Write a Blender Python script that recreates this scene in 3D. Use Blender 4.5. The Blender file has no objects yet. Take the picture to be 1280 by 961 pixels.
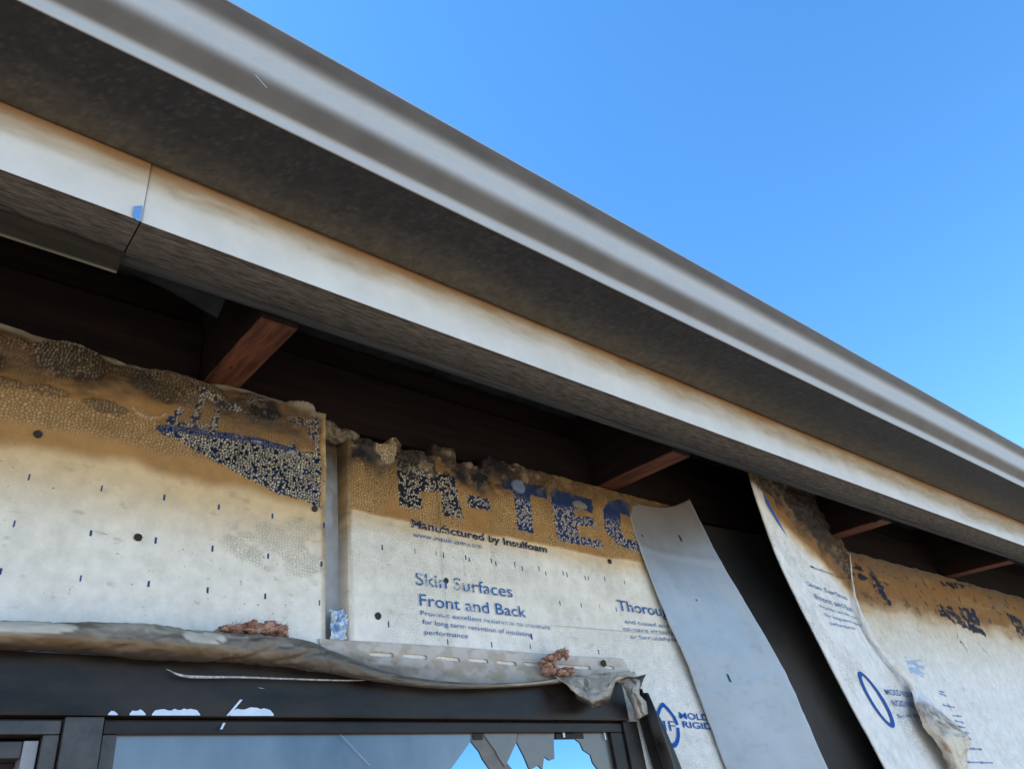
import bpy, bmesh, math, random
import numpy as np
from mathutils import Matrix, Vector

# ------------------------------------------------------------------ camera, sky, sun, exposure
H = 2.0                       # camera height above the ground (held up under the eaves)
D = 0.70                      # distance from the camera to the face of the foam boards
F, CX, CY = 961.0, 640.0, 480.5
def _n(v): return v / np.linalg.norm(v)
AX = _n(np.array([(1902 - CX) / F, (910 - CY) / F, 1.0]))
_z = np.array([(395 - CX) / F, (-970 - CY) / F, 1.0]); AZ = _n(_z - AX * (_z @ AX))
AY = np.cross(AZ, AX)
ROT = np.array([AX, AY, AZ])  # rows: world axes seen from the camera

scene = bpy.context.scene
COL = scene.collection
cam_data = bpy.data.cameras.new('camera')
cam = bpy.data.objects.new('camera', cam_data); COL.objects.link(cam)
cam_data.sensor_width = 36.0; cam_data.lens = F / 1280 * 36.0
cam_data.clip_start = 0.01; cam_data.clip_end = 5000
right, down, fwd = ROT[:, 0], ROT[:, 1], ROT[:, 2]
m = Matrix.Identity(4)
for i in range(3):
    m[i][0] = right[i]; m[i][1] = -down[i]; m[i][2] = -fwd[i]
m[2][3] = H
cam.matrix_world = m
scene.camera = cam

SUN_EL, SUN_AZ = math.radians(48), math.radians(-50)      # behind the house; azimuth from +Y towards +X
world = bpy.data.worlds.new('World'); scene.world = world; world.use_nodes = True
wn = world.node_tree.nodes; wl = world.node_tree.links
sky = wn.new('ShaderNodeTexSky'); sky.sky_type = 'NISHITA'; sky.sun_disc = False
sky.sun_elevation = SUN_EL; sky.sun_rotation = SUN_AZ
sky.air_density = 1.0; sky.dust_density = 0.1; sky.ozone_density = 2.5
hs = wn.new('ShaderNodeHueSaturation'); hs.inputs['Saturation'].default_value = 1.26; hs.inputs['Hue'].default_value = 0.4985
wl.new(sky.outputs[0], hs.inputs['Color']); wl.new(hs.outputs[0], wn['Background'].inputs[0]); wn['Background'].inputs[1].default_value = 0.122
sd = bpy.data.lights.new('sun', 'SUN'); sd.energy = 5.0; sd.angle = math.radians(0.5); sd.color = (1, 0.95, 0.88)
sun = bpy.data.objects.new('sun', sd); COL.objects.link(sun)
sdir = Vector((math.sin(SUN_AZ) * math.cos(SUN_EL), math.cos(SUN_AZ) * math.cos(SUN_EL), math.sin(SUN_EL)))
sun.rotation_euler = sdir.to_track_quat('Z', 'Y').to_euler(); sun.location = sdir * 30
vs = scene.view_settings
vs.view_transform = 'Standard'; vs.look = 'None'; vs.gamma = 1.0; vs.use_curve_mapping = False
vs.exposure = 1.62

# ------------------------------------------------------------------ helpers
RNG = np.random.default_rng(7); random.seed(7)
def ray(px, py):
    return ROT @ np.array([(px - CX) / F, (py - CY) / F, 1.0])
def P(px, py, y=D):
    """surveyed point of the photograph on the vertical plane y"""
    d = ray(px, py); d = d * (y / d[1]); return (d[0], y, d[2] + H)
def W(px, py, y=D):
    p = P(px, py, y); return (p[0], p[2])
def T(px, py):
    d = ray(px, py); return d[2] / d[1]
def lin(r, g, b):
    f = lambda c: (c / 255 / 12.92) if c / 255 <= 0.04045 else ((c / 255 + 0.055) / 1.055) ** 2.4
    return np.array([f(r), f(g), f(b)])

def _hash(ix, iy, k=0):
    a = (ix.astype(np.int64) * 374761393 + iy.astype(np.int64) * 668265263 + k * 974634777) & 0x7fffffff
    a = ((a ^ (a >> 13)) * 1274126177) & 0x7fffffff
    a = (a ^ (a >> 16)) & 0xffffff
    return a / float(0xffffff)
def vnoise(x, y, k=0):
    x = np.asarray(x, float); y = np.asarray(y, float)
    ix = np.floor(x); iy = np.floor(y); fx = x - ix; fy = y - iy
    fx = fx * fx * (3 - 2 * fx); fy = fy * fy * (3 - 2 * fy)
    a = _hash(ix, iy, k); b = _hash(ix + 1, iy, k); c = _hash(ix, iy + 1, k); d = _hash(ix + 1, iy + 1, k)
    return (a * (1 - fx) + b * fx) * (1 - fy) + (c * (1 - fx) + d * fx) * fy
def fbm(x, y, k=0, o=4):
    s = 0; a = 0.5; t = 0
    for i in range(o):
        s = s + a * vnoise(x * 2 ** i, y * 2 ** i, k + i * 17); t += a; a *= 0.5
    return s / t
def cells(x, y, k=0):
    """F1 and F2 distance of a jittered cell pattern"""
    ix = np.floor(x); iy = np.floor(y); d1 = np.full(x.shape, 9.0); d2 = d1.copy(); idv = np.zeros(x.shape)
    for a in (-1, 0, 1):
        for b in (-1, 0, 1):
            jx = ix + a; jy = iy + b
            dd = np.hypot(jx + 0.1 + 0.8 * _hash(jx, jy, k) - x, jy + 0.1 + 0.8 * _hash(jx, jy, k + 5) - y)
            n = dd < d1
            d2 = np.where(n, d1, np.minimum(d2, dd)); idv = np.where(n, _hash(jx, jy, k + 9), idv); d1 = np.where(n, dd, d1)
    return d1, d2, idv
def sstep(a, b, v):
    t = np.clip((v - a) / (b - a), 0, 1); return t * t * (3 - 2 * t)
def inpoly(x, y, poly):
    r = np.zeros(x.shape, bool); n = len(poly)
    for i in range(n):
        x0, y0 = poly[i]; x1, y1 = poly[(i + 1) % n]
        if y0 == y1: continue
        c = ((y0 > y) != (y1 > y)) & (x < (x1 - x0) * (y - y0) / (y1 - y0) + x0); r ^= c
    return r
def seg_dist(x, y, a, b):
    ax, ay = a; bx, by = b; dx, dy = bx - ax, by - ay; L = dx * dx + dy * dy + 1e-12
    t = np.clip(((x - ax) * dx + (y - ay) * dy) / L, 0, 1)
    return np.hypot(x - ax - t * dx, y - ay - t * dy)
def mixc(c, col, m_):
    return c * (1 - m_[..., None]) + np.asarray(col) * m_[..., None]

def link(name, me, mat=None, parent=None, smooth=True):
    o = bpy.data.objects.new(name, me); COL.objects.link(o)
    if mat: me.materials.append(mat)
    if parent: o.parent = parent
    if smooth: me.polygons.foreach_set('use_smooth', [True] * len(me.polygons))
    return o
def thing(name, label, cat, group=None, loc=(0, 0, 0)):
    o = bpy.data.objects.new(name, None); COL.objects.link(o); o.location = loc; o.empty_display_size = 0.05
    return tag(o, label, cat, group)
def tag(o, label, cat, group=None, kind=None):
    o['label'] = label; o['category'] = cat
    if group: o['group'] = group
    if kind: o['kind'] = kind
    return o
def grid_mesh(name, V, C=None, hole=None):
    nu, nv = V.shape[:2]
    me = bpy.data.meshes.new(name)
    idx = np.arange(nu * nv).reshape(nu, nv)
    q = np.stack([idx[:-1, :-1], idx[1:, :-1], idx[1:, 1:], idx[:-1, 1:]], -1)
    q = q.reshape(-1, 4) if hole is None else q[~hole]
    me.vertices.add(nu * nv); me.vertices.foreach_set('co', V.reshape(-1).astype(np.float32))
    me.loops.add(q.size); me.loops.foreach_set('vertex_index', q.reshape(-1).astype(np.int32))
    me.polygons.add(len(q)); me.polygons.foreach_set('loop_start', (np.arange(len(q)) * 4).astype(np.int32))
    me.polygons.foreach_set('loop_total', np.full(len(q), 4, np.int32))
    me.update(calc_edges=True); me.validate()
    if C is not None:
        at = me.color_attributes.new('Col', 'FLOAT_COLOR', 'POINT')
        c4 = np.ones((nu * nv, 4), np.float32); c4[:, :3] = np.clip(C.reshape(-1, 3), 0, 1)
        at.data.foreach_set('color', c4.reshape(-1))
    return me
def boxes_mesh(name, bl, bevel=0.0):
    bm = bmesh.new()
    for (x0, x1, y0, y1, z0, z1) in bl:
        r = bmesh.ops.create_cube(bm, size=1)
        for v in r['verts']:
            v.co = ((x0 + x1) / 2 + v.co.x * (x1 - x0), (y0 + y1) / 2 + v.co.y * (y1 - y0), (z0 + z1) / 2 + v.co.z * (z1 - z0))
    if bevel: bmesh.ops.bevel(bm, geom=bm.edges[:], offset=bevel, segments=2, affect='EDGES', profile=0.6)
    me = bpy.data.meshes.new(name); bm.to_mesh(me); bm.free(); return me
def box(name, b, mat, parent=None, bevel=0.0):
    return link(name, boxes_mesh(name, [b], bevel), mat, parent, smooth=False)
def prism(name, poly_yz, x0, x1, mat, parent=None, bevel=0.0):
    bm = bmesh.new()
    a = [bm.verts.new((x0, y, z)) for y, z in poly_yz]; b = [bm.verts.new((x1, y, z)) for y, z in poly_yz]
    n = len(a); bm.faces.new(a); bm.faces.new(b[::-1])
    for i in range(n): bm.faces.new((a[i], b[i], b[(i + 1) % n], a[(i + 1) % n]))
    bmesh.ops.recalc_face_normals(bm, faces=bm.faces)
    if bevel: bmesh.ops.bevel(bm, geom=bm.edges[:], offset=bevel, segments=2, affect='EDGES')
    me = bpy.data.meshes.new(name); bm.to_mesh(me); bm.free(); return link(name, me, mat, parent, smooth=False)
def crom(pts, n):
    """Catmull-Rom resampling of a control list (k,d) at n even parameters"""
    p = np.asarray(pts, float); k = len(p)
    e = np.vstack([2 * p[0] - p[1], p, 2 * p[-1] - p[-2]])
    t = np.linspace(0, k - 1, n); i = np.minimum(t.astype(int), k - 2); f = (t - i)[:, None]
    a, b, c, d = e[i], e[i + 1], e[i + 2], e[i + 3]
    return 0.5 * (2 * b + (c - a) * f + (2 * a - 5 * b + 4 * c - d) * f ** 2 + (3 * b - a - 3 * c + d) * f ** 3)
def patch(ctrl, nu, nv):
    """smooth surface through a grid of control points ctrl[rows][cols] = (x, y, z)"""
    c = np.asarray(ctrl, float)
    rows = np.stack([crom(r, nv) for r in c])                       # rows x nv x 3
    return np.stack([crom(rows[:, j], nu) for j in range(nv)], 1)   # nu x nv x 3
def patch_px(ctrl, nu, nv):
    return patch([[P(*c) for c in r] for r in ctrl], nu, nv)
def solid(o, th, off=0.0):
    s = o.modifiers.new('thickness', 'SOLIDIFY'); s.thickness = th; s.offset = off; return o

# ------------------------------------------------------------------ materials
def principled(name):
    mt = bpy.data.materials.new(name); mt.use_nodes = True
    return mt, mt.node_tree.nodes, mt.node_tree.links, mt.node_tree.nodes['Principled BSDF']
def mat(name, c1, c2=None, scale=20, rough=0.6, metal=0.0, stretch=(1, 1, 1), bump=0.0, bscale=80, spec=0.5, vcol=False, detail=6, lo=0.35, hi=0.65, dust=None, rvar=0.0):
    mt, n, l, b = principled(name)
    tc = n.new('ShaderNodeTexCoord'); mp = n.new('ShaderNodeMapping'); mp.inputs['Scale'].default_value = stretch
    l.new(tc.outputs['Object'], mp.inputs[0])
    nz = n.new('ShaderNodeTexNoise'); nz.inputs['Scale'].default_value = scale; nz.inputs['Detail'].default_value = detail
    nz.inputs['Roughness'].default_value = 0.65
    l.new(mp.outputs[0], nz.inputs[0])
    rp = n.new('ShaderNodeValToRGB'); rp.color_ramp.elements[0].position = lo; rp.color_ramp.elements[1].position = hi
    l.new(nz.outputs['Fac'], rp.inputs[0])
    rp.color_ramp.elements[0].color = (*c1, 1); rp.color_ramp.elements[1].color = (*(c2 if c2 is not None else c1), 1)
    out = rp.outputs[0]
    if vcol:
        at = n.new('ShaderNodeAttribute'); at.attribute_name = 'Col'
        mx = n.new('ShaderNodeMix'); mx.data_type = 'RGBA'; mx.blend_type = 'MULTIPLY'; mx.inputs[0].default_value = 1
        l.new(at.outputs['Color'], mx.inputs[6]); l.new(out, mx.inputs[7]); out = mx.outputs[2]
    if dust is not None:
        n2 = n.new('ShaderNodeTexNoise'); n2.inputs['Scale'].default_value = 900; n2.inputs['Detail'].default_value = 3
        l.new(tc.outputs['Object'], n2.inputs[0])
        r2 = n.new('ShaderNodeValToRGB'); r2.color_ramp.elements[0].position = 0.68; r2.color_ramp.elements[1].position = 0.76
        l.new(n2.outputs['Fac'], r2.inputs[0])
        mx = n.new('ShaderNodeMix'); mx.data_type = 'RGBA'; l.new(r2.outputs[0], mx.inputs[0]); l.new(out, mx.inputs[6])
        mx.inputs[7].default_value = (*dust, 1); out = mx.outputs[2]
    l.new(out, b.inputs['Base Color'])
    b.inputs['Roughness'].default_value = rough; b.inputs['Metallic'].default_value = metal
    b.inputs['Specular IOR Level'].default_value = spec
    if rvar:
        mr = n.new('ShaderNodeMapRange'); mr.inputs[3].default_value = rough - rvar; mr.inputs[4].default_value = rough + rvar
        l.new(nz.outputs['Fac'], mr.inputs[0]); l.new(mr.outputs[0], b.inputs['Roughness'])
    if bump:
        n3 = n.new('ShaderNodeTexNoise'); n3.inputs['Scale'].default_value = bscale; n3.inputs['Detail'].default_value = 4
        l.new(mp.outputs[0], n3.inputs[0])
        bp = n.new('ShaderNodeBump'); bp.inputs['Strength'].default_value = bump; bp.inputs['Distance'].default_value = 0.002
        l.new(n3.outputs['Fac'], bp.inputs['Height']); l.new(bp.outputs[0], b.inputs['Normal'])
    return mt
def print_mat(name, col, cell=260, keep=0.5, patchy=25):
    """ink that has cracked and flaked: only part of each letter is left"""
    mt, n, l, b = principled(name)
    tc = n.new('ShaderNodeTexCoord')
    vo = n.new('ShaderNodeTexVoronoi'); vo.inputs['Scale'].default_value = cell; l.new(tc.outputs['Object'], vo.inputs[0])
    nz = n.new('ShaderNodeTexNoise'); nz.inputs['Scale'].default_value = patchy; l.new(tc.outputs['Object'], nz.inputs[0])
    ad = n.new('ShaderNodeMath'); ad.operation = 'MULTIPLY_ADD'; ad.inputs[1].default_value = 1.6
    l.new(nz.outputs['Fac'], ad.inputs[0]); l.new(vo.outputs['Distance'], ad.inputs[2])
    gt = n.new('ShaderNodeMapRange'); gt.inputs[1].default_value = keep + 0.55; gt.inputs[2].default_value = keep + 0.75
    l.new(ad.outputs[0], gt.inputs[0])
    l.new(gt.outputs[0], b.inputs['Alpha'])
    b.inputs['Base Color'].default_value = (*col, 1); b.inputs['Roughness'].default_value = 0.75; b.inputs['Specular IOR Level'].default_value = 0.15
    return mt

M = {}
M['gutter'] = mat('gutter_paint', (0.93,) * 3, (1.0, 1.0, 1.0), 30, 0.62, stretch=(0.5, 1, 1), vcol=True, spec=0.3, bump=0.06, bscale=300, rvar=0.1)
M['cover'] = mat('fascia_aluminium_paint', (0.86,) * 3, (1, 1, 1), 14, 0.5, vcol=True, spec=0.35, bump=0.04, bscale=40, rvar=0.1)
M['fboard'] = mat('weathered_fascia_wood', (0.040, 0.035, 0.031), (0.165, 0.138, 0.115), 620, 0.85, stretch=(0.11, 1, 1), bump=0.5, bscale=120, dust=(0.32, 0.27, 0.21), spec=0.2)
M['greywood'] = mat('grey_board_edge', (0.035, 0.034, 0.034), (0.085, 0.080, 0.077), 200, 0.8, stretch=(0.05, 1, 1), bump=0.3, spec=0.2)
M['return'] = mat('sooted_metal_return', (0.6,) * 3, (1, 1, 1), 90, 0.8, stretch=(0.2, 1, 1), vcol=True, spec=0.08, bump=0.2)
M['rafter'] = mat('rafter_wood', (0.045, 0.014, 0.008), (0.19, 0.070, 0.038), 120, 0.75, stretch=(1.0, 0.07, 1), bump=0.3, bscale=100, lo=0.3, hi=0.7, spec=0.2)
M['shaded_side'] = mat('shaded_rafter_wood', (0.0045, 0.003, 0.003), (0.016, 0.007, 0.0055), 60, 0.8, stretch=(1, 0.1, 1), bump=0.3, spec=0.2)
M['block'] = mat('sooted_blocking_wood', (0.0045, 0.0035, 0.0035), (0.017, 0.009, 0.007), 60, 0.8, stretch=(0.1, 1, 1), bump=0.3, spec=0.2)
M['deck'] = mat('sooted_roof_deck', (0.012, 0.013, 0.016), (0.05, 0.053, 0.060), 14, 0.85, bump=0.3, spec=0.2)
M['foam'] = mat('foam_facer', (0.86,) * 3, (1.04, 1.04, 1.04), 60, 0.75, vcol=True, bump=0.12, bscale=700, spec=0.14)
M['core'] = mat('foam_core', (0.55, 0.47, 0.34), (0.7, 0.62, 0.5), 120, 0.9, bump=0.5, bscale=400)
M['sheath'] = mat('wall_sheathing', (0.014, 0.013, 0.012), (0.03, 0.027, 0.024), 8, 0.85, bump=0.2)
M['paper'] = mat('sooted_building_paper', (0.017, 0.018, 0.021), (0.040, 0.037, 0.036), 6, 0.6, bump=0.25, bscale=25, spec=0.2)
M['batten'] = mat('grey_joint_batten', (0.8,) * 3, (1, 1, 1), 60, 0.6, vcol=True, bump=0.1)
M['sheet'] = mat('grey_facer_back', (0.9,) * 3, (1.0, 1.0, 1.0), 10, 0.36, vcol=True, bump=0.04, bscale=18, rvar=0.06)
M['bronze'] = mat('dark_bronze_frame', (0.006, 0.0045, 0.0042), (0.030, 0.024, 0.023), 26, 0.40, stretch=(0.35, 1, 1), bump=0.05, dust=(0.06, 0.055, 0.052), rvar=0.16, spec=0.24)
M['bronze2'] = mat('scuffed_bronze_sash', (0.022, 0.021, 0.023), (0.065, 0.060, 0.060), 45, 0.45, bump=0.1, dust=(0.16, 0.15, 0.14), rvar=0.12)
M['lilac'] = mat('pale_inner_sash', (0.22, 0.21, 0.23), (0.30, 0.29, 0.31), 40, 0.4)
M['black'] = mat('matte_black', (0.008, 0.008, 0.009), (0.015, 0.014, 0.014), 40, 0.7)
M['white'] = mat('sky_tinted_white', (0.50, 0.60, 0.76), (0.62, 0.70, 0.82), 80, 0.4)
M['fin'] = mat('melted_vinyl', (0.85,) * 3, (1, 1, 1), 35, 0.42, vcol=True, bump=0.25, bscale=120, rvar=0.12)
M['tuft'] = mat('scorched_insulation_wool', (0.16, 0.065, 0.042), (0.56, 0.34, 0.26), 170, 0.95, bump=0.9, bscale=300)
M['film'] = mat('crumpled_blue_film', (0.20, 0.36, 0.62), (0.75, 0.80, 0.86), 90, 0.3, lo=0.42, hi=0.58)
M['nail'] = mat('rusty_fastener', (0.012, 0.010, 0.009), (0.05, 0.035, 0.028), 300, 0.7, metal=0.2)
M['chip'] = mat('blue_bare_patch', (0.10, 0.27, 0.66), (0.16, 0.36, 0.75), 200, 0.5)
M['ink'] = print_mat('flaked_blue_ink', lin(36, 92, 156), 420, 0.31, 60)
M['ink2'] = print_mat('faded_blue_ink', lin(48, 98, 154), 420, 0.45, 60)
M['ink_solid'] = print_mat('whole_blue_ink', lin(14, 82, 160), 260, 0.05)
M['ink_dark'] = print_mat('dark_scorched_ink', lin(32, 44, 72), 300, 0.36)
M['ground'] = mat('dry_sandy_ground', (0.26, 0.215, 0.155), (0.38, 0.325, 0.25), 3, 0.95, bump=0.4, bscale=30)
M['shingle'] = mat('asphalt_shingle', (0.05, 0.047, 0.045), (0.11, 0.10, 0.095), 90, 0.9, bump=0.6)
M['stucco'] = mat('house_wall_paint', (0.42, 0.40, 0.36), (0.5, 0.47, 0.43), 15, 0.9, bump=0.3)
# mirror-coated inner pane and the sooty outer pane
mt, n, l, b = principled('coated_inner_glass'); b.inputs['Metallic'].default_value = 1; b.inputs['Roughness'].default_value = 0.03
b.inputs['Base Color'].default_value = (0.17, 0.30, 0.48, 1); M['mirror'] = mt
M['sooty'] = mat('sooty_outer_glass', (0.055, 0.048, 0.044), (0.10, 0.09, 0.082), 25, 0.35, metal=0.0, stretch=(1, 1, 1), spec=1.0, rvar=0.10, bump=0.03, dust=(0.2, 0.19, 0.18))
M['sooty_brown'] = mat('brown_stained_glass', (0.06, 0.045, 0.035), (0.14, 0.10, 0.075), 60, 0.45, spec=0.8)
M['hazy'] = mat('hazed_pane', (0.085, 0.105, 0.135), (0.17, 0.195, 0.225), 5, 0.30, metal=0.75, stretch=(1, 1, 0.5), rvar=0.08)

# ------------------------------------------------------------------ setting: ground, wall, roof
g = grid_mesh('ground', np.stack(np.meshgrid(np.linspace(-2000, 2000, 41), np.linspace(-2000, 2000, 41), indexing='ij') + [np.zeros((41, 41))], -1))
go = link('ground', g, M['ground'], smooth=False); go['kind'] = 'structure'

ZW = H + 0.50                       # top of the foam
XL, XR, YB = -4.0, 7.0, 7.0
WX0, WX1 = -0.75, W(783, 905)[0]    # window opening
WZ0, WZ1 = H - 1.05, H + 0.236 * D + 0.03
wall = thing('house_wall', 'dark sheathed house wall behind the foam boards and around the window', 'wall', loc=(0, 0.73, 0))
def in_wall(o): o.parent = wall; o.matrix_parent_inverse = Matrix.Translation((0, -0.73, 0)); return o
YS = 0.728
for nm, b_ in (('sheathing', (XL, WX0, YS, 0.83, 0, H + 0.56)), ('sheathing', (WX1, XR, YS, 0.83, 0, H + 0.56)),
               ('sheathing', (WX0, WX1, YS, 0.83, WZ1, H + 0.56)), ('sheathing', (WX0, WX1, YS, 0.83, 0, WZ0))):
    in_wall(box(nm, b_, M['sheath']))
for b_ in ((XL, XL + 0.12, 0.832, YB, 0, H + 0.62), (XR - 0.12, XR, 0.832, YB, 0, H + 0.62), (XL, XR, YB, YB + 0.12, 0, H + 0.62)):
    in_wall(box('wall_panel', b_, M['stucco']))
in_wall(box('room_backing', (WX0 - 0.2, WX1 + 0.2, 1.3, 1.32, 0.2, H + 0.56), M['sheath']))

YF, ZF = 0.4925, H + 0.490          # fascia face and its lower edge
SL = 0.108                          # roof pitch
def zr(y): return H + 0.504 + SL * (y - 0.70)     # underside of the rafters
roof = thing('roof', 'low pitched shingle roof above the eaves', 'roof', loc=(0, 0.55, H + 0.64))
def in_roof(o): o.parent = roof; o.matrix_parent_inverse = Matrix.Translation((0, -0.55, -H - 0.64)); return o
RD = 0.135
in_roof(prism('roof_deck', [(0.545, zr(0.545) + RD), (4, zr(4) + RD), (4, zr(4) + RD + 0.014), (0.545, zr(0.545) + RD + 0.014)], XL - 0.3, XR + 0.3, M['deck']))
in_roof(prism('roof_deck', [(4.004, zr(4) + RD), (YB + 0.4, zr(1.2) + RD), (YB + 0.4, zr(1.2) + RD + 0.014), (4.004, zr(4) + RD + 0.014)], XL - 0.3, XR + 0.3, M['deck']))
in_roof(prism('shingle_layer', [(0.470, zr(0.47) + RD + 0.017), (4, zr(4) + RD + 0.017), (4, zr(4) + RD + 0.027), (0.470, zr(0.47) + RD + 0.027)], XL - 0.32, XR + 0.32, M['shingle']))
in_roof(prism('shingle_layer', [(4.004, zr(4) + RD + 0.017), (YB + 0.45, zr(1.2) + RD + 0.017), (YB + 0.45, zr(1.2) + RD + 0.027), (4.004, zr(4) + RD + 0.027)], XL - 0.32, XR + 0.32, M['shingle']))

# ------------------------------------------------------------------ rafters and blocking
def rafter(x0, label):
    bm = bmesh.new(); y0, y1 = 0.556, 1.3; n_ = 30; w = 0.038
    rows = []
    for i in range(n_ + 1):
        y = y0 + (y1 - y0) * (i / n_) ** 1.6; z = zr(y); j = lambda s: random.uniform(-s, s)
        rows.append([bm.verts.new((x0 + a + j(0.0004), y, z + c + j(0.0004))) for a, c in ((0.0015, 0), (w - 0.0015, 0), (w, 0.0015), (w, RD - 0.002), (0, RD - 0.002), (0, 0.0015))])
    for a, c in zip(rows, rows[1:]):
        for k in range(6): bm.faces.new((a[k], a[(k + 1) % 6], c[(k + 1) % 6], c[k]))
    bm.faces.new(rows[0]); bm.faces.new(rows[-1][::-1]); bmesh.ops.recalc_face_normals(bm, faces=bm.faces)
    me = bpy.data.meshes.new('rafter'); bm.to_mesh(me); bm.free()
    r = thing('rafter', label, 'rafter', 'rafters under the eaves', loc=(x0, 0.7, H + 0.5))
    inv = Matrix.Translation((-x0, -0.7, -H - 0.5))
    o = link('beam', me, M['rafter'], r, smooth=False); o.matrix_parent_inverse = inv; me.materials.append(M['shaded_side'])
    for p_ in me.polygons: p_.material_index = 0 if p_.normal.z < -0.5 else 1      # sides take a near-black wood, the cavity's shade painted in
    for (dx, y) in ((0.022, 0.585), (0.012, 0.66)):
        bm = bmesh.new(); bmesh.ops.create_circle(bm, cap_ends=True, radius=0.0016, segments=10, matrix=Matrix.Translation((x0 + dx, y, zr(y) - 0.0006)) @ Matrix.Rotation(math.pi, 4, 'X'))
        me = bpy.data.meshes.new('nail_head'); bm.to_mesh(me); bm.free()
        o = link('nail_head', me, M['nail'], r, smooth=False); o.matrix_parent_inverse = inv
RX = [0.229 + 0.6096 * i for i in range(4)]
RL = ['reddish rafter end lit brightest, under the eaves above the torn blue triangle',
      'reddish rafter above the large letter E and C on the foam', 'thin visible rafter just right of the charred top of the peeled board',
      'rafter farthest right in view, above the scorched board at the picture edge']
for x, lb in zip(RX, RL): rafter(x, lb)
bl_where = ['at the left picture edge above the bubbled foam', 'above the joint between the two foam boards', 'above the hanging grey sheet',
            'right of the peeled board', 'at the right picture edge']
BXS = [XL - 0.039] + RX + [XR + 0.001]
for i in range(5):
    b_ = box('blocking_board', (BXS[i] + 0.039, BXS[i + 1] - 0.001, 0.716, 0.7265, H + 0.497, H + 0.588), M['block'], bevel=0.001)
    tag(b_, 'sooty dark blocking board under the roof, ' + bl_where[i], 'board', 'blocking boards on the wall top')
plate = prism('top_plate', [(0.712, H + 0.592), (0.7265, H + 0.592), (0.7265, H + 0.634), (0.712, H + 0.634)], XL, XR, M['block'])
tag(plate, 'dark top plate board running behind the rafters above the blocking', 'board')
plate.location.y += 0.016

# ------------------------------------------------------------------ fascia
fas = thing('fascia', 'long eave fascia with soot stained white metal cover and scorched wooden underside', 'fascia', loc=(0, YF, ZF))
finv = Matrix.Translation((0, -YF, -ZF))
JX = 0.1994 * YF
def loft_x(name, prof, xs, colf, mt, parent, inv, wob=0.0):
    prof = np.asarray(prof); s = np.concatenate([[0], np.cumsum(np.hypot(*np.diff(prof, axis=0).T))])
    XX, SS = np.meshgrid(xs, s, indexing='ij')
    V = np.zeros((len(xs), len(prof), 3)); V[..., 0] = XX; V[..., 1] = prof[None, :, 0]; V[..., 2] = prof[None, :, 1]
    if wob:
        w_ = (fbm(XX * 6, XX * 0 + 3.3, 4, 3) - 0.5) * wob; V[..., 1] += w_; V[..., 2] += w_ * 0.5
    o = link(name, grid_mesh(name, V, colf(XX, SS, V)), mt, parent); o.matrix_parent_inverse = inv; return o
def resamp(pts, step):
    out = [pts[0]]
    for a, c in zip(pts, pts[1:]):
        k = max(1, int(round(math.hypot(c[0] - a[0], c[1] - a[1]) / step)))
        out += [(a[0] + (c[0] - a[0]) * i / k, a[1] + (c[1] - a[1]) * i / k) for i in range(1, k + 1)]
    return out
def fascia_col(X, S, V):
    z = V[..., 2]; t = (z - ZF) / 0.0665
    c = np.ones(z.shape + (3,)) * np.array([0.70, 0.70, 0.695])
    n1 = fbm(X * 14, z * 60, 2); n2 = fbm(X * 60, z * 200, 8)
    st = sstep(0.42, 1.02, t + (n1 - 0.5) * 0.40 + 0.06 + sstep(0.3, 1.8, X) * 0.34)
    c = mixc(c, [0.37, 0.275, 0.165], np.clip(st * (0.8 + 0.5 * (n2 - 0.5)), 0, 1))
    c = mixc(c, [0.30, 0.15, 0.05], sstep(0.78, 1.03, t + (n1 - 0.5) * 0.22) * 0.85)
    c = mixc(c, [0.30, 0.22, 0.14], sstep(0.66, 0.80, fbm(X * 110, z * 150, 21)) * sstep(0.3, 0.7, t) * 0.16)
    c = mixc(c, [0.10, 0.08, 0.06], sstep(0.93, 0.95, fbm(X * 330, z * 330, 33, 1)) * 0.06)
    return c
xs_l = np.arange(XL, JX, 0.05); xs_l = np.concatenate([xs_l[xs_l < -0.15], np.arange(-0.15, JX, 0.002), [JX]])
xs_r = np.concatenate([np.arange(JX + 0.0005, 2.6, 0.002), np.arange(2.6, XR, 0.05)])
o = loft_x('metal_cover', resamp([(YF - 0.0018, H + 0.635), (YF - 0.0018, ZF - 0.0006)], 0.0012), xs_l, fascia_col, M['cover'], fas, finv, 0.0012)
o['label'] = 'left length of white metal fascia cover, overlapping the right one'; solid(o, 0.0008, 1)
oR = loft_x('metal_cover', resamp([(YF, H + 0.635), (YF, ZF)], 0.0012), xs_r, fascia_col, M['cover'], fas, finv, 0.0012)
oR['label'] = 'long right length of white metal fascia cover with brown soot along its top'; solid(oR, 0.0008, 1)
# wooden board behind, its lower edge is the brown grained band
def wob_board(name, x0, x1, y0, y1, z0, z1, mt, dx=0.01, amp=0.0008):
    xs = np.arange(x0, x1 + dx, dx); prof = [(y0, z1), (y0, z0 + 0.0015), (y0 + 0.0015, z0), (y1 - 0.0015, z0), (y1, z0 + 0.0015), (y1, z1), (y0, z1)]
    V = np.zeros((len(xs), len(prof), 3)); V[..., 0] = np.clip(xs, x0, x1)[:, None]
    for i, (y, z) in enumerate(prof): V[:, i, 1] = y; V[:, i, 2] = z
    w_ = (fbm(xs * 25, xs * 0 + y0 * 90, 5, 4) - 0.5) * amp
    V[:, 2:4, 2] += w_[:, None]
    return link(name, grid_mesh(name, V), mt, smooth=False)
YB1 = ZF - H; YB1 = YB1 / 0.909     # back of the brown band
for (a, c) in ((XL, JX + 0.0), (JX + 0.0012, XR)):
    o = wob_board('wood_board', a, c, YF + 0.002, YB1, ZF + (0.0008 if a < 0 else 0.0012), H + 0.625, M['fboard']); o.parent = fas; o.matrix_parent_inverse = finv
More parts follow.
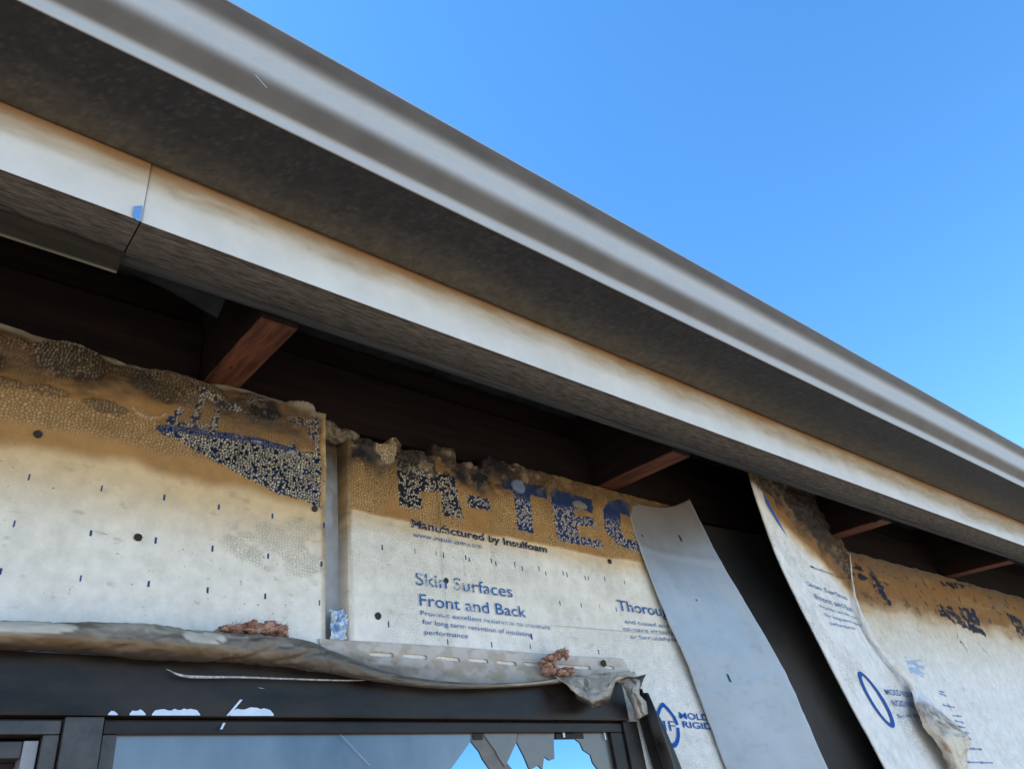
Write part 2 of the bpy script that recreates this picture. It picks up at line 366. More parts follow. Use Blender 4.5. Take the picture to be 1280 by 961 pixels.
o = wob_board('sub_board', XL, XR, YB1 + 0.0006, 0.5545, ZF + 0.0035, H + 0.62, M['greywood']); o.parent = fas; o.matrix_parent_inverse = finv
# grey metal return below the left length, with a bright folded lip
YR = YB1 + 0.002
ret = [(YB1 - 0.006, ZF - 0.0004), (0.5565, ZF - 0.0012), (0.5575, ZF - 0.0030), (0.5588, ZF - 0.0032), (0.5592, ZF - 0.0012)]
o = loft_x('metal_return', ret, np.concatenate([np.arange(XL, -0.2, 0.2), np.arange(-0.2, JX + 0.003, 0.004)]),
           lambda X, S, V: mixc(np.ones(X.shape + (3,)) * np.array([0.030, 0.027, 0.022]), [0.22, 0.20, 0.15], sstep(0.5568, 0.5578, V[..., 1])), M['return'], fas, finv, 0.001)
solid(o, 0.0006, 1)
def decal(name, pts, mt, parent=None, inv=None, th=0.0):
    me = bpy.data.meshes.new(name); me.from_pydata(pts, [], [list(range(len(pts)))]); me.update()
    o = link(name, me, mt, parent, smooth=False)
    if inv is not None: o.matrix_parent_inverse = inv
    if th: solid(o, th, 0)
    return o
cp = [(168, 258), (178, 257), (177, 268), (175, 277), (170, 275), (166, 268)]
decal('bare_blue_patch', [P(x, y, YF - 0.0035) for x, y in cp], M['chip'], fas, finv, 0.0002)
st = patch_px([[(140, 322, .566), (185, 338, .566), (230, 354, .566), (282, 373, .566)], [(150, 333, .585), (190, 352, .588), (232, 374, .592), (272, 398, .60)]], 8, 30)
o = link('soffit_channel', grid_mesh('soffit_channel', st), mat('grey_green_channel', (0.012, 0.014, 0.015), (0.028, 0.030, 0.031), 30, 0.8, spec=0.08)); solid(o, 0.002)
tag(o, 'grey loose soffit channel inside the eave just left of the brightest rafter', 'soffit channel')
# ------------------------------------------------------------------ gutter
gut = thing('gutter', 'long sooty white ogee metal gutter along the eave against the sky', 'gutter', loc=(0, YF - 0.05, H + 0.5565))
ginv = Matrix.Translation((0, -YF + 0.05, -H - 0.5565))
GB = H + 0.5565
og = crom([(0.3968, 0.5585), (0.3966, 0.5690), (0.3945, 0.5745), (0.3893, 0.5800), (0.3835, 0.5865), (0.3804, 0.5960), (0.3792, 0.6085), (0.3772, 0.6180), (0.3722, 0.6265), (0.3678, 0.6335), (0.3660, 0.6380)], 46)
outer = resamp([(0.4900, 0.640), (0.4900, 0.5580), (0.4890, 0.5567), (0.3985, 0.5567), (0.3972, 0.5575)], 0.003) + [tuple(p) for p in og] + [(0.3656, 0.6402), (0.3662, 0.6412), (0.3676, 0.6416), (0.3760, 0.6412), (0.3762, 0.6385)]
outer = [(y, z + H) for y, z in outer]
def gut_col(X, S, V):
    y, z = V[..., 1], V[..., 2] - H
    c = np.ones(y.shape + (3,)) * np.array([0.46, 0.455, 0.445])
    n1 = fbm(X * 5, z * 40, 3); n2 = fbm(X * 40, (y + z) * 300, 9); n3 = fbm(X * 120, (y - z) * 160, 13)
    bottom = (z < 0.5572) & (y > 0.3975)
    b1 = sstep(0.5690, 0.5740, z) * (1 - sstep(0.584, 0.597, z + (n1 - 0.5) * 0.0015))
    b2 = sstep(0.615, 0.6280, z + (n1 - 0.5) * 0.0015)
    soot = np.clip(b1 * 0.93 + b2, 0, 1) * (0.90 + 0.10 * (n2 - 0.5))  # smoke stain plus shading of the down-facing curves, painted together
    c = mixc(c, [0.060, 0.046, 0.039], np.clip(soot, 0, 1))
    c = mixc(c, [0.30, 0.22, 0.14], sstep(0.567, 0.570, z) * (1 - sstep(0.571, 0.574, z)) * 0.35)
    c = c * (0.95 + 0.10 * fbm(X * 350, z * 700, 17, 3))[..., None]
    c = mixc(c, [0.52, 0.52, 0.53], sstep(0.6388, 0.6398, z) * 0.9)
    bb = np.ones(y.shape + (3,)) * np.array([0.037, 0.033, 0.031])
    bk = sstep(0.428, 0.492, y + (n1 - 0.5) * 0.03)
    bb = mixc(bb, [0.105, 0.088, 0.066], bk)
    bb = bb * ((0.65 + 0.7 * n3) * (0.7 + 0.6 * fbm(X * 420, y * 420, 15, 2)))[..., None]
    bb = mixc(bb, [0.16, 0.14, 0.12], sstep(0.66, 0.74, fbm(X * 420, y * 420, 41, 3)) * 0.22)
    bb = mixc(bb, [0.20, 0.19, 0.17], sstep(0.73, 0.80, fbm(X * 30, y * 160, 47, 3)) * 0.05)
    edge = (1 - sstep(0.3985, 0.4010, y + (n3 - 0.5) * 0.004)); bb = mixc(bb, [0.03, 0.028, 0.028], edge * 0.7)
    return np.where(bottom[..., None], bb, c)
xs_g = np.concatenate([np.arange(XL, -0.25, 0.25), np.arange(-0.25, 0.8, 0.0025), np.arange(0.8, 2.6, 0.005), np.arange(2.6, XR, 0.25)])
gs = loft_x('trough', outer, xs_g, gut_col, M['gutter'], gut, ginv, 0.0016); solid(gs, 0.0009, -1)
for xe in (XL, XR - 0.05):
    bm = bmesh.new(); vs_ = [bm.verts.new((xe, y, z)) for y, z in outer[:-3]]; bm.faces.new(vs_)
    me = bpy.data.meshes.new('end_cap'); bm.to_mesh(me); bm.free(); o = link('end_cap', me, M['gutter'], gut, smooth=False); o.matrix_parent_inverse = ginv
# long scratches on the paint
for a, c, y in (((318, 95), (332, 111), 0.3775), ((410, 212), (419, 226), 0.0)):
    if not y: continue
    (x0, _, z0), (x1, _, z1) = P(*a, y), P(*c, y)
    decal('scratch', [(x0, y - 0.0012, z0), (x0 + 0.0006, y - 0.0012, z0), (x1 + 0.0006, y - 0.0012, z1), (x1, y - 0.0012, z1)], M['white'], gut, ginv, 0.0001)

# ------------------------------------------------------------------ foam boards
CREAM = np.array([0.74, 0.68, 0.58]); WHITE = np.array([0.78, 0.77, 0.75]); TAN = np.array([0.325, 0.165, 0.052]); YEL = np.array([0.56, 0.375, 0.175])
DKT = np.array([0.17, 0.125, 0.085]); CHAR = np.array([0.03, 0.026, 0.024]); BLUE = lin(20, 54, 100); NAVY = lin(18, 28, 44)
def wpoly(pts, ox=0, oy=0, s=1.0): return [W(ox + x / s, oy + y / s) for x, y in pts]
def pebbles(x, z, size, k=0, aniso=1.0):
    xx = x / size + (fbm(x * 90, z * 90, k + 3, 2) - 0.5) * 1.2; zz = z / (size * aniso) + (fbm(x * 90, z * 90, k + 6, 2) - 0.5) * 1.2
    d1, d2, idv = cells(xx, zz, k); e = d2 - d1
    return sstep(0.05, 0.42, e), idv
def bump_at(x, z, c, rx, rz, p=1.0):
    q = 1 - ((x - c[0]) / rx) ** 2 - ((z - c[1]) / rz) ** 2
    return np.clip(q, 0, 1) ** p
def ticks(x, z, c, x_first, z_first, dx, dz, nx, nz, w=0.0009, h=0.0029, shear=0.0):
    for j in range(nz):
        for i in range(nx):
            cx = x_first + i * dx + j * shear + 0.004 * (_hash(np.array(i), np.array(j), 3) - .5); cz = z_first - j * dz + 0.004 * (_hash(np.array(i), np.array(j), 8) - .5)
            if _hash(np.array(i), np.array(j), 77) < 0.12: continue
            mk = (np.abs(x - cx) < w) & (np.abs(z - cz) < h)
            c = np.where(mk[..., None], lin(44, 66, 112) * 0.9, c)
    return c
def board_grid(x0, x1, ztop_f, z0, step, fold=(True, True)):
    xs = np.arange(x0, x1 + step / 2, step); nv = int((ztop_f(np.array([(x0 + x1) / 2]))[0] - z0) / step)
    dl = np.array([0.024, 0.012, 0.004, 0.0012]); dy = np.zeros(len(xs)); xx = xs.copy()
    if fold[0]: xx = np.concatenate([np.full(4, x0) - np.array([0.0012, 0.0012, 0.0010, 0.0005]), xx]); dy = np.concatenate([dl, dy])
    if fold[1]: xx = np.concatenate([xx, np.full(4, x1) + np.array([0.0005, 0.0010, 0.0012, 0.0012])]); dy = np.concatenate([dy, dl[::-1]])
    v = np.linspace(0, 1, nv); zt = ztop_f(xx)
    X = np.repeat(xx[:, None], nv, 1); Z = z0 + (zt[:, None] - z0) * v[None, :]
    DY = np.repeat(dy[:, None], nv, 1)
    # rounded top row
    X = np.concatenate([X, X[:, -1:], X[:, -1:], X[:, -1:]], 1); top = Z[:, -1:]
    Z = np.concatenate([Z, top + 0.0012, top + 0.0022, top + 0.0026], 1); DY = np.concatenate([DY, DY[:, -1:] + 0.0012, DY[:, -1:] + 0.005, np.maximum(DY[:, -1:], 0.024)], 1)
    return X, Z, DY
def make_board(name, label, x0, x1, ztop, z0, step, fn, fold=(True, True), notch=None):
    X, Z, DY = board_grid(x0, x1, ztop, z0, step, fold)
    h, c = fn(X, Z)
    V = np.stack([X, D - h * (DY < 0.003) + DY, Z], -1)
    b_ = thing(name, label, 'foam board', 'foam insulation boards on the wall', loc=((x0 + x1) / 2, D, z0))
    inv = Matrix.Translation((-(x0 + x1) / 2, -D, -z0))
    hole = None
    if notch: hole = (X[:-1, :-1] < notch[0]) & (Z[:-1, :-1] < notch[1])
    o = link('facer', grid_mesh('facer', V, c, hole), M['foam'], b_); o.matrix_parent_inverse = inv
    zt_ = float(np.min(ztop(np.linspace(x0, x1, 200)))) - 0.004; y0_, y1_ = D + 0.010, D + 0.0272
    for bb in ([(x0 + 0.002, x1 - 0.002, y0_, y1_, z0, zt_)] if not notch else [(x0 + 0.002, x1 - 0.002, y0_, y1_, notch[1], zt_), (notch[0], x1 - 0.002, y0_, y1_, z0, notch[1] - 0.0005)]):
        o = box('foam_core', bb, M['core'], b_); o.matrix_parent_inverse = inv
    return b_, inv
def fine_dirt(x, z, c, k, amt=1.0):
    c = c * (0.93 + 0.14 * fbm(x * 25, z * 25, k))[..., None]
    c = mixc(c, [0.13, 0.10, 0.07], sstep(0.865, 0.90, fbm(x * 330, z * 420, k + 50, 2)) * 0.75 * amt * sstep(0.35, 0.6, fbm(x * 14, z * 14, k + 52, 2)))
    c = mixc(c, [0.30, 0.22, 0.14], sstep(0.70, 0.86, fbm(x * 60, z * 130, k + 60, 4)) * 0.35 * amt)
    return c

# --- left board
B1X1 = W(405, 600)[0]
def bound(x):       # lower edge of the scorched band
    return H + 0.3775 + 0.004 * np.sin(x * 9) + 0.010 * sstep(0.33, 0.38, x) * 0
def f1(x, z):
    jx = x + (fbm(x * 160, z * 160, 71, 2) - 0.5) * 0.004; jz = z + (fbm(x * 160, z * 160, 72, 2) - 0.5) * 0.004
    t = z - bound(x) + (fbm(x * 18, z * 18, 5) - 0.5) * 0.016
    n = fbm(x * 30, z * 30, 11); pb, pid = pebbles(x, z, 0.0031, 2); pbL, pidL = pebbles(x, z, 0.0031, 4)
    c = mixc(np.ones(x.shape + (3,)) * WHITE, CREAM, sstep(-0.20, -0.05, t))
    c = mixc(c, YEL, sstep(-0.078, -0.002, t) * 0.85)
    c = mixc(c, TAN, sstep(-0.006, 0.010, t) * 0.92)
    c = mixc(c, TAN * 0.80, sstep(0.03, 0.07, t + (n - .5) * 0.03) * 0.5)
    c = mixc(c, [0.14, 0.085, 0.046], sstep(0.055, 0.10, t + (n - .5) * 0.04) * 0.85)
    h = 0.003 * sstep(-0.03, 0.02, t) * (0.5 + n) + 0.0006 * fbm(x * 20, z * 20, 9)
    # finely pebbled belt and swollen blisters
    belt = sstep(0.018, 0.030, t + (n - .5) * .02) * (1 - sstep(0.052, 0.064, t + (n - .5) * .03)) * (1 - sstep(0.30, 0.36, x) * 0)
    c = mixc(c, [0.42, 0.29, 0.15], belt * sstep(0.5, 1.0, pb) * (0.3 + 0.6 * pid)); c = mixc(c, [0.13, 0.08, 0.042], belt * (1 - pb) * 0.6); h = h + belt * pb * 0.0012
    for (px, py, rx, rz, a, dark) in ((84, 456, 0.036, 0.0215, 0.0095, 0.85), (215, 488, 0.040, 0.020, 0.0085, 0.75), (130, 511, 0.021, 0.0075, 0.004, 0.6), (60, 492, 0.020, 0.006, 0.004, 0.55),
                                     (8, 481, 0.016, 0.006, 0.003, 0.5), (165, 470, 0.026, 0.007, 0.003, 0.6), (35, 437, 0.045, 0.006, 0.004, 0.45), (322, 513, 0.028, 0.020, 0.0055, 0.7),
                                     (262, 497, 0.020, 0.012, 0.005, 0.45), (372, 512, 0.020, 0.010, 0.006, 0.1), (-40, 450, 0.03, 0.016, 0.006, 0.6)):
        cc = W(px, py); q = bump_at(jx, jz, cc, rx, rz, 0.55)
        h = np.maximum(h, h * 0.6 + q * a * 1.7) + q * pbL * 0.0018
        mk = sstep(0.05, 0.45, q)
        c = mixc(c, mixc(np.ones(x.shape + (3,)) * np.array([0.022, 0.018, 0.015]), [0.27, 0.205, 0.13], sstep(0.45, 1.0, pbL) * (0.25 + 0.75 * pidL)), mk * dark)
    # smooth crescent ridges
    for pts in (((165, 512), (172, 520), (183, 525), (198, 524), (206, 519)), ((318, 601), (328, 596), (343, 597), (352, 606))):
        w_ = [W(*p) for p in pts]; d = np.min([seg_dist(x, z, a, b2) for a, b2 in zip(w_, w_[1:])], 0)
        mk = (1 - sstep(0.0006, 0.0028, d)) * sstep(0.25, 0.6, fbm(x * 90, z * 90, 19)); c = mixc(c, [0.44, 0.31, 0.17], mk * 0.85); h = h + mk * 0.0024
    c = c * (1 - 0.45 * sstep(0.02, 0.09, t) * sstep(0.45, 0.7, fbm(x * 26, z * 60, 37)))[..., None]
    sb = sstep(0.53, 0.66, fbm(x * 17 + 2, z * 34, 39, 5)) * sstep(0.035, 0.085, t); c = mixc(c, np.array([0.06, 0.048, 0.038]) * (0.6 + 1.6 * pbL * pidL)[..., None], sb * 0.4); h = h + sb * (0.0012 + pbL * 0.0014)
    # smooth wavy folds along the top
    fold = np.sin((z - H) * 300 + fbm(x * 14, z * 9, 31) * 9) * sstep(0.075, 0.10, t) * 0.0011
    h = h + fold
    # torn blue logo: solid film above, beads of bare foam through the ink below
    sc = 4.804; o_ = (180, 460)
    tri = wpoly([(68, 388), (95, 360), (210, 372), (430, 400), (700, 450), (900, 505), (1050, 520), (1052, 800), (1085, 862), (980, 815), (800, 760), (640, 685), (420, 570), (200, 450)], *o_, sc)
    inside = inpoly(jx, jz, tri).astype(float)
    ink = mixc(np.ones(x.shape + (3,)) * NAVY * 0.5, BLUE * 0.55, fbm(x * 60, z * 60, 81))
    bead = mixc(np.ones(x.shape + (3,)) * np.array([0.36, 0.28, 0.17]), [0.60, 0.51, 0.37], pid)
    pk, pki = pebbles(x, z, 0.0029, 8)
    c = mixc(c, ink, inside * 1.0); c = mixc(c, bead, inside * sstep(0.55, 0.95, pk) * (pki > 0.10) * 0.95); h = h + inside * pk * 0.0013
    band = [wpoly([p_], *o_, sc)[0] for p_ in ((85, 378), (215, 385), (430, 412), (690, 455), (900, 510))]
    d = np.min([seg_dist(jx, jz, a, b2) for a, b2 in zip(band, band[1:])], 0); mk = 1 - sstep(0.0030, 0.0048, d)
    c = mixc(c, BLUE * 0.7, mk * (0.75 + 0.25 * (pk < 0.5))); h = h + mk * 0.001
    c = mixc(c, [0.34, 0.36, 0.44], mk * sstep(0.62, 0.72, fbm(x * 70, z * 200, 83)) * 0.8)
    for a, b2, w_ in (((150, 335), (215, 262), 0.0042), ((335, 175), (300, 330), 0.0042), ((335, 180), (545, 262), 0.0046), ((435, 270), (400, 400), 0.0034), ((205, 350), (370, 365), 0.0034),
                      ((870, 318), (1035, 350), 0.0052), ((985, 390), (1032, 440), 0.0040), ((880, 470), (920, 520), 0.004), ((1020, 300), (1030, 500), 0.003)):
        d = seg_dist(jx, jz, wpoly([a], *o_, sc)[0], wpoly([b2], *o_, sc)[0]); mk = 1 - sstep(w_ * 0.8, w_ * 1.15, d)
        c = mixc(c, BLUE * 0.5, mk * 0.95); c = mixc(c, bead * 0.8, mk * sstep(0.45, 0.8, pk) * (pki > 0.35) * 0.9)
    # pebbled ground between the letter strokes
    zone = inpoly(jx, jz, wpoly([(200, 260), (340, 165), (560, 200), (1040, 300), (1050, 515), (700, 440), (430, 395), (200, 360)], *o_, sc)).astype(float)
    c = mixc(c, [0.10, 0.08, 0.06], zone * (1 - pk) * 0.75); h = h + zone * pk * 0.0012
    # burnt hole and charring at the top edge
    q = bump_at(jx, jz, W(326, 515), 0.023, 0.016, 0.7); swirl = fbm(x * 120 + 5 * q, z * 120 - 5 * q, 91, 3)
    c = mixc(c, mixc(np.ones(x.shape + (3,)) * CHAR, [0.17, 0.15, 0.12], sstep(0.5, 0.75, swirl)), sstep(0.05, 0.4, q)); h = h - q * 0.010 + q * swirl * 0.006
    q = bump_at(jx, jz, W(378, 512), 0.017, 0.0065, 0.6); c = mixc(c, [0.50, 0.42, 0.30], sstep(0.2, 0.5, q)); h = h + q * 0.004
    ed = z - (top1(x) - 0.010); mk = sstep(0, 0.006, ed + (n - .5) * 0.008); c = mixc(c, [0.27, 0.235, 0.175], mk * 0.85); h = h - mk * 0.001
    c = mixc(c, CHAR, sstep(0.62, 0.75, fbm(x * 24, z * 40, 95)) * sstep(0.06, 0.11, t) * 0.8)
    # pale pebbled patch near the joint, lower down
    q = bump_at(jx, jz, W(372, 684), 0.085, 0.034, 0.8) * sstep(0.3, 0.6, fbm(x * 35, z * 45, 143)); c = mixc(c, [0.40, 0.36, 0.29], sstep(0, 0.35, q) * (1 - pb) * 0.75); h = h + sstep(0, 0.3, q) * pb * 0.0009
    # scorched foam lip along the joint
    dl = B1X1 - x; mk = 1 - sstep(0.001, 0.0055, dl + (n - .5) * 0.004); c = mixc(c, np.array([0.40, 0.28, 0.14]) * (0.45 + 0.9 * fbm(x * 30, z * 80, 97))[..., None], mk * (0.5 + 0.5 * sstep(-0.1, 0.0, t))); h = h + mk * 0.0010
    c = fine_dirt(x, z, c, 100)
    c = ticks(x, z, c, W(3, 711)[0], W(3, 711)[1], 0.0555, 0.0265, 8, 1); c = ticks(x, z, c, W(20, 652)[0] - 0.0, W(20, 652)[1], 0.0555, 0.0265, 8, 1)
    c = ticks(x, z, c, W(38, 594)[0], W(38, 594)[1], 0.0555, 0.0265, 8, 1)
    c = np.where((t > 0.015)[..., None] & (np.abs(c - lin(44, 66, 112) * .9).sum(-1) < 1e-6)[..., None], TAN * 0.8, c)
    return h, c
def top1(x):
    return ZW + 0.0035 * np.sin(x * 23 + 1) + 0.006 * (fbm(x * 30, x * 0, 14, 3) - 0.5) - 0.004 * sstep(0.26, 0.30, x) + 0.002
Z0B = H + 0.172
b1, b1inv = make_board('foam_board', 'leftmost foam board with bubbled brown top and torn blue triangle logo', -0.25, B1X1, top1, Z0B, 0.0007, f1)

# --- middle board
B2X0, B2X1 = W(433, 640)[0], W(872, 740)[0]
B4X0 = W(1048, 720)[0]
def bound2(x): return H + 0.3815 + 0.006 * (x - 0.4) + 0.002 * np.sin(x * 22)
def top2(x):
    r = fbm(x * 45, x * 0 + 2.2, 23, 3) - 0.5; s = 1 - sstep(0.62, 0.70, x)
    return ZW - 0.004 + r * 0.012 * s - 0.020 * s * sstep(0.45, 0.6, fbm(x * 28, x * 0 + 7, 29, 2)) - 0.006 * (1 - sstep(B2X0, B2X0 + 0.02, x))
o4 = (390, 480, 2.977)
R_POLY = [[(308, 262), (388, 280), (404, 470), (320, 458)], [(385, 318), (520, 345), (532, 412), (392, 402)], [(468, 385), (532, 395), (556, 505), (482, 494)],
          [(565, 412), (655, 430), (660, 474), (576, 462)], [(690, 350), (860, 388), (868, 432), (702, 392)], [(738, 392), (804, 405), (818, 557), (760, 548)],
          [(878, 395), (955, 408), (990, 592), (908, 577)], [(878, 395), (1036, 432), (1038, 482), (890, 448)], [(898, 488), (1042, 500), (1046, 532), (905, 532)], [(912, 556), (1072, 586), (1076, 616), (920, 588)],
          [(1075, 470), (1095, 440), (1140, 432), (1176, 452), (1178, 497), (1142, 484), (1140, 540), (1152, 570), (1212, 598), (1220, 634), (1132, 602), (1086, 552)]]
R_POLY = [wpoly(p_, *o4) for p_ in R_POLY]
def f2(x, z):
    jx = x + (fbm(x * 220, z * 220, 171, 2) - 0.5) * 0.0035; jz = z + (fbm(x * 220, z * 220, 172, 2) - 0.5) * 0.0035
    t = z - bound2(x) + (fbm(x * 22, z * 22, 105) - 0.5) * 0.006
    n = fbm(x * 34, z * 34, 111); pb, pid = pebbles(x, z, 0.0034, 102); ps, psi = pebbles(x, z, 0.0030, 108)
    c = mixc(np.ones(x.shape + (3,)) * WHITE, CREAM, sstep(-0.20, -0.05, t))
    c = mixc(c, YEL * 1.05, sstep(-0.034, -0.002, t) * 0.75)
    up = sstep(-0.002, 0.002, t)
    c = mixc(c, mixc(np.ones(x.shape + (3,)) * TAN * 0.95, TAN * 0.78, n), up)
    h = up * 0.0026 + 0.0006 * fbm(x * 20, z * 20, 109)
    c = mixc(c, [0.50, 0.315, 0.135], up * sstep(0.45, 0.95, pb) * 0.75); c = mixc(c, [0.16, 0.09, 0.035], up * (1 - sstep(0.1, 0.55, pb)) * 0.6); h = h + up * pb * 0.0011
    smooth_ = sstep(0.52, 0.66, fbm(x * 22, z * 26, 118, 4)) * up; c = mixc(c, TAN * np.array([0.95, 0.9, 0.9]), smooth_ * 0.75); h = h - smooth_ * pb * 0.0009
    c = c * (1 - 0.5 * sstep(0.03, 0.10, t + (fbm(x * 18, z * 9, 119) - .5) * 0.07))[..., None]
    # pale orange-peel below, strongest towards the joint and in the lower right
    peel = np.clip(sstep(-0.085, -0.055, t + (n - .5) * .03) * (1 - sstep(-0.03, -0.012, t)) * (1 - sstep(0.50, 0.74, x)) + sstep(0.52, 0.62, fbm(x * 10, z * 14, 120)) * 0.8 + sstep(0.70, 0.76, x) * (1 - sstep(H + 0.265, H + 0.285, z)), 0, 1) * (1 - up)
    c = mixc(c, [0.36, 0.34, 0.30], peel * (1 - sstep(0.15, 0.55, ps)) * 0.38); h = h + peel * ps * 0.0009
    film = ((z < H + 0.217 - (x - 0.7) * 0.03) & (z > H + 0.172) & (x > 0.66)).astype(float)
    # large printed letters, beads of foam through the ink
    L = np.zeros(x.shape)
    for p_ in R_POLY: L = np.maximum(L, inpoly(jx, jz, p_))
    whole = sstep(0.050, 0.066, t + (n - .5) * 0.028) * sstep(0.58, 0.66, x)
    ink = mixc(np.ones(x.shape + (3,)) * NAVY * 0.7, BLUE * 0.7, sstep(0.52, 0.68, x))
    c = mixc(c, ink, L * 0.97); c = mixc(c, [0.52, 0.42, 0.30], L * sstep(0.55, 0.95, ps) * (psi > 0.38) * 0.92 * (1 - whole)); h = h + L * (0.0004 + ps * 0.0006 * (1 - whole))
    # charred, swollen top
    tz = z - (top2(x) - 0.018); ch = sstep(-0.028, -0.002, tz + (n - .5) * 0.030) * (1 - sstep(0.60, 0.82, x) * 0.75)
    cf = fbm(x * 80, z * 80, 131, 4)
    c = mixc(c, mixc(np.ones(x.shape + (3,)) * CHAR, [0.20, 0.15, 0.10], sstep(0.45, 0.72, cf)), ch * 0.88); h = h + ch * (cf - 0.35) * 0.012
    blot = sstep(0.54, 0.66, fbm(x * 40 + 3, z * 55, 134, 3)) * sstep(0.045, 0.075, t) * (1 - sstep(0.62, 0.7, x)); c = mixc(c, NAVY * 0.6, blot * 0.75); h = h + blot * 0.002
    q = bump_at(jx, jz, W(479, 562), 0.016, 0.024, 0.6)
    c = mixc(c, mixc(np.ones(x.shape + (3,)) * np.array([0.13, 0.095, 0.06]), [0.44, 0.34, 0.21], pb), sstep(0.05, 0.35, q)); h = np.maximum(h, q * 0.010 + pb * 0.001 * (q > 0))
    q = bump_at(jx, jz, W(722, 633), 0.017, 0.007, 0.7); c = mixc(c, [0.20, 0.18, 0.14], sstep(0.1, 0.5, q) * 0.85); h = h + q * 0.004
    q = bump_at(jx, jz, W(645, 610), 0.014, 0.012, 0.7); c = mixc(c, [0.25, 0.30, 0.42], sstep(0.1, 0.6, q) * 0.5); h = h + q * 0.004
    dl = x - B2X0; mk = 1 - sstep(0.001, 0.007, dl + (n - .5) * 0.012); c = mixc(c, np.array([0.36, 0.24, 0.12]) * ((0.35 + 0.9 * fbm(x * 30, z * 90, 197)) * (1 - 0.6 * sstep(0.0, 0.06, t)))[..., None], mk * 0.9 * (0.35 + 0.65 * sstep(-0.07, 0.0, t))); h = h + mk * 0.0012
    # fold line low on the board
    zl = W(880, 800)[1]; d = np.abs(z - zl - (x - 0.8) * 0.02); c = mixc(c, [0.34, 0.27, 0.2], (1 - sstep(0.0003, 0.0014, d)) * sstep(0.64, 0.72, x) * 0.55)
    c = fine_dirt(x, z, c, 200, 0.6)
    for (px, py) in ((478, 682), (545, 690)):
        a = W(px, py); c = ticks(x, z, c, a[0], a[1], 0.041, 0.03, 9, 1, 0.0008, 0.0032)
    a = W(486, 778); c = ticks(x, z, c, a[0], a[1], 0.2, 0.03, 2, 1, 0.0010, 0.0034)
    a = W(700, 752); c = ticks(x, z, c, a[0], a[1], 0.036, 0.03, 4, 1, 0.0008, 0.003); a = W(560, 800); c = ticks(x, z, c, a[0], a[1], 0.06, 0.03, 5, 1, 0.0008, 0.003)
    return h, c
b2, b2inv = make_board('foam_board', 'middle foam board printed with large blue capital letters across its scorched top', B2X0, B2X1, top2, Z0B - 0.25, 0.00085, f2, notch=(W(776, 905, 0.69)[0] + 0.014, Z0B))

